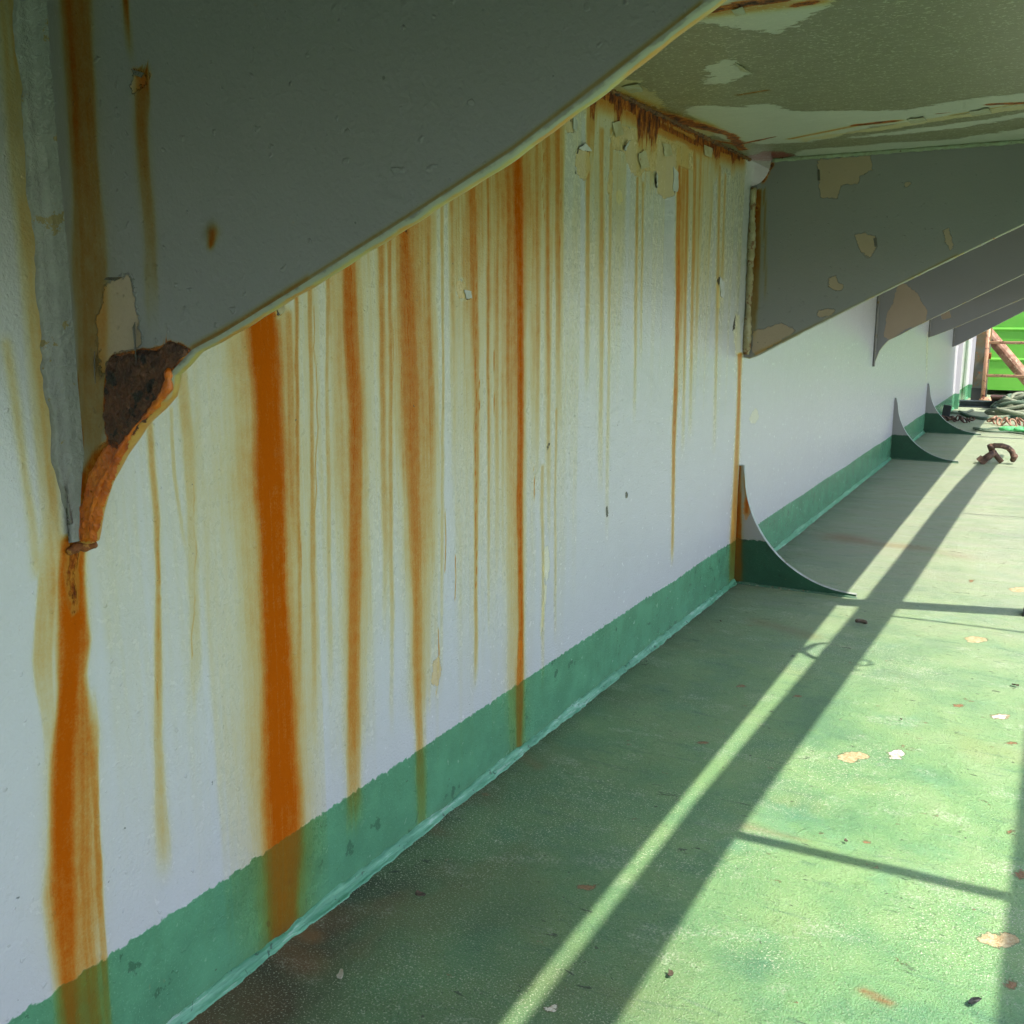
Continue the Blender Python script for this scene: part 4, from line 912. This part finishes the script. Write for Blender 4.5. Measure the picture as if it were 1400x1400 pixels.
chain_heap('rusty_chain', dk3(1388, 582, 0), 12, .030, M_pipe, 'sunlit pinkish rusty chain heap beside the ropes at the right', 'chain', (.16, .06), 5)

# the shackle
p = dk3(1360, 634); t = thing('rusted_shackle', p, 'brown rusted shackle with its pin lying on the sunny deck', 'shackle', rz=.25)
s = .0042
def sh(u, v, y=0): return (s*(u-1360), y, max(.009, s*(636-v)))
bm = bmesh.new(); tube(bm, [sh(*q) for q in ((1352, 619), (1358, 613.5), (1366, 613.5), (1373, 615.5), (1378, 620), (1381, 627), (1380, 631))], [.012, .014, .014, .014, .015, .015, .013], 10); obj('bow', bm, M_shac, t, True)
bm = bmesh.new(); tube(bm, [sh(1381, 625, -.02), sh(1381, 631, .02)], .015, 10); obj('eye', bm, M_shac, t, True)
bm = bmesh.new(); tube(bm, [sh(1353, 613), sh(1356, 620, .01), sh(1362, 627, .01), sh(1368, 634, .01)], [.017, .016, .014, .014], 10); obj('arm', bm, M_shac, t, True)
bm = bmesh.new(); tube(bm, [sh(1359, 620, -.01), sh(1352, 626, -.02), sh(1343, 633, -.03)], [.013, .019, .018], 10); obj('pin', bm, M_shac, t, True)
bm = bmesh.new(); tube(bm, [sh(1346, 629, -.03), sh(1341, 635, -.03)], [.025, .025], 6); obj('nut', bm, M_shac, t)
bm = bmesh.new(); lump(bm, sh(1354, 615), .017, (1.1, 1, .8), 2, .3); obj('eye', bm, M_shac, t, True)

def rope(name, pts, r, mat, label, strands=3, pitch=None, cat='rope', n=5):
    P = [Vector(p) for p in pts]
    # Catmull resample
    Q = []
    for k in range(len(P)-1):
        a, b, c, d = P[max(k-1, 0)], P[k], P[k+1], P[min(k+2, len(P)-1)]
        m_ = max(3, int((c-b).length/.012))
        for j in range(m_):
            t_ = j/m_; Q.append(.5*((2*b)+(-a+c)*t_+(2*a-5*b+4*c-d)*t_*t_+(-a+3*b-3*c+d)*t_**3))
    Q.append(P[-1]); bm = bmesh.new(); pitch = pitch or r*5
    L = 0; cum = [0]
    for k in range(1, len(Q)): L += (Q[k]-Q[k-1]).length; cum.append(L)
    for s_ in range(strands):
        out = []
        for k, q in enumerate(Q):
            tg = (Q[min(k+1, len(Q)-1)]-Q[max(k-1, 0)]).normalized(); a = tg.cross(Vector((0, 0, 1)))
            a = a.normalized() if a.length > .1 else Vector((1, 0, 0)); b = a.cross(tg)
            ph = 2*PI*(cum[k]/pitch+s_/strands); v = q+(a*math.cos(ph)+b*math.sin(ph))*r*.5; v.z = max(v.z, r*.5); out.append(v)
        tube(bm, out, r*.58, n)
    return tag(obj(name, bm, mat, None, True), label, cat)
rope('green_rope', [dk3(1331, 585, .012), dk3(1345, 586.5, .012), dk3(1362, 585, .012), dk3(1376, 585.5, .012), dk3(1392, 588, .012), dk3(1420, 590, .012)], .008, M_rope, 'upper of two thin green twisted ropes lying side by side on sunny deck')
rope('green_rope', [dk3(1331, 585.5, .012), dk3(1341, 588.5, .012), dk3(1356, 590, .012), dk3(1376, 590.5, .012), dk3(1390, 592, .012), dk3(1420, 596, .012)], .008, M_rope, 'lower of two thin green twisted ropes, nearest to the camera')
rope('green_rope', [dk3(1312, 563, .012), dk3(1322, 568, .012), dk3(1338, 571.5, .012), dk3(1356, 572.5, .012), dk3(1372, 572, .02), dk3(1400, 566, .02)], .013, M_rope, 'green twisted rope looping from the coil towards the wall')
rope('pale_rope', [dk3(1300, 564, .01), dk3(1316, 565, .01), dk3(1328, 561, .01), dk3(1331, 560, .01)], .010, M_ropew, 'thin pale rope lying across the sunny deck behind the rusty chain')
# coil of heavy rope
cc = dk3(1398, 573); t = thing('rope_coil', cc, 'heap of weathered green and pale ropes coiled at the right edge', 'rope coil')
r2 = random.Random(4)
for k in range(9):
    rx = .24-.018*k; P = []
    for j in range(40):
        th = 2*PI*j/40; P.append((rx*(1+.1*math.sin(3*th+k))*math.cos(th)+r2.uniform(-.004, .004), .62*rx*math.sin(th+.2), .03+.014*k+.025*math.sin(2*th+k*1.3)+.02))
    bm = bmesh.new(); tube(bm, P, .014, 7, closed=True); obj('rope_turn', bm, (M_ropew, M_rope)[k % 3 == 1], t, True)
P = [dk3(1356, 556, .03)-cc, dk3(1362, 551, .09)-cc, dk3(1375, 547, .12)-cc, dk3(1395, 546, .13)-cc, dk3(1415, 548, .12)-cc]
bm = bmesh.new(); tube(bm, P, .013, 7); obj('rope_turn', bm, M_rope, t, True)
pp_ = dk3(1385, 560)
t = thing('brown_hatch_plate', (pp_.x+.02, pp_.y, 0), 'brown painted steel plate tilted behind the coiled ropes', 'plate')
bm = bmesh.new(); box(bm, (.03, 0, .085), (.44, .30, .018), Matrix.Rotation(-.22, 3, 'X'), bev=.003); obj('plate', bm, M_purple, t)
bm = bmesh.new(); box(bm, (.02, .03, .035), (.38, .20, .06), bev=.004); obj('support', bm, M_black, t)
# bright green net lump
bm = bmesh.new()
cen = dk3(1395, 592)
for k in range(7): lump(bm, (-.09+.04*k, r2.uniform(-.02, .02), .016+.008*r2.random()), .034, (1.2, .9, .55), 2, .35)
o = obj('green_netting', bm, M_cloth, None, True); o.location = cen; tag(o, 'crumpled bright green netting beside the ropes on the deck', 'netting')
# black object at the right frame edge
p = dk3(1416, 842); t = thing('black_fitting', p, 'dark steel ring fitting at the right edge of the deck', 'fitting')
bm = bmesh.new(); tube(bm, torus_pts((0, 0, .016), .022, .022, Euler((.4, 0, 0)), 18)[:-1], .007, 8, closed=True); obj('ring', bm, M_black, t, True)
bm = bmesh.new(); box(bm, (0, 0, .006), (.06, .05, .012), bev=.002); obj('base', bm, M_black, t)

# loose flakes on the deck
def loose(u, v, size, mat, label, seed):
    r = random.Random(seed); p = dk3(u, v); bm = bmesh.new(); n = 9; V = []
    for k in range(n):
        th = 2*PI*k/n; q = size*(.5+.6*r.random()); V.append(bm.verts.new((q*math.cos(th), .6*q*math.sin(th), .003+.35*size*max(0, math.cos(th+r.random()))*r.random()*1.5)))
    c_ = bm.verts.new((0, 0, .003))
    for k in range(n): bm.faces.new((V[k], V[(k+1) % n], c_))
    g2 = bmesh.ops.extrude_face_region(bm, geom=list(bm.faces)); vs = [e for e in g2['geom'] if isinstance(e, bmesh.types.BMVert)]
    bmesh.ops.translate(bm, vec=(0, 0, .0012), verts=vs)
    o = obj('paint_chip', bm, mat); o.location = p+Vector((0, 0, .002)); o.rotation_euler = (0, 0, r.uniform(0, 6)); tag(o, label, 'paint chip'); return o
bm = bmesh.new(); tube(bm, [(.012*math.cos(t_), .009*math.sin(t_), .006+.004*t_/3) for t_ in np.linspace(.3, 4.2, 12)], [.002, .004]+[.005]*8+[.003, .001], 6)
o = obj('curled_flake', bm, M_flaked, None, True); o.location = dk3(1178, 855); tag(o, 'small dark curled rust flake lying on the shaded deck by the lit stripe', 'rust flake')
for k, (u, v, sz, m_, lb) in enumerate(((1330, 1375, .009, M_black, 'tiny black chip near the bottom right of the sunlit deck'),
     (1156, 1154, .004, M_flaked, 'tiny dark crumb just above the thin bar shadow'), (575, 1228, .007, M_flaked, 'small brown chip on the shaded deck left of the lit stripe'),
     (465, 1340, .008, M_flakew, 'pale crumb on the brown stained deck near the wall'), (916, 1337, .006, M_flaked, 'brown rust crumb on the sunlit deck by the big shadow edge'),
     (985, 852, .004, M_flaked, 'dark crumb on the shaded deck below the nearest gusset'), (1388, 940, .008, M_flaked, 'dark flake on the sunlit deck near the right edge'),
     (1232, 987, .004, M_flaked, 'tiny dark flake above the white chip on sunlit deck'))):
    loose(u, v, sz, m_, lb, 20+k)
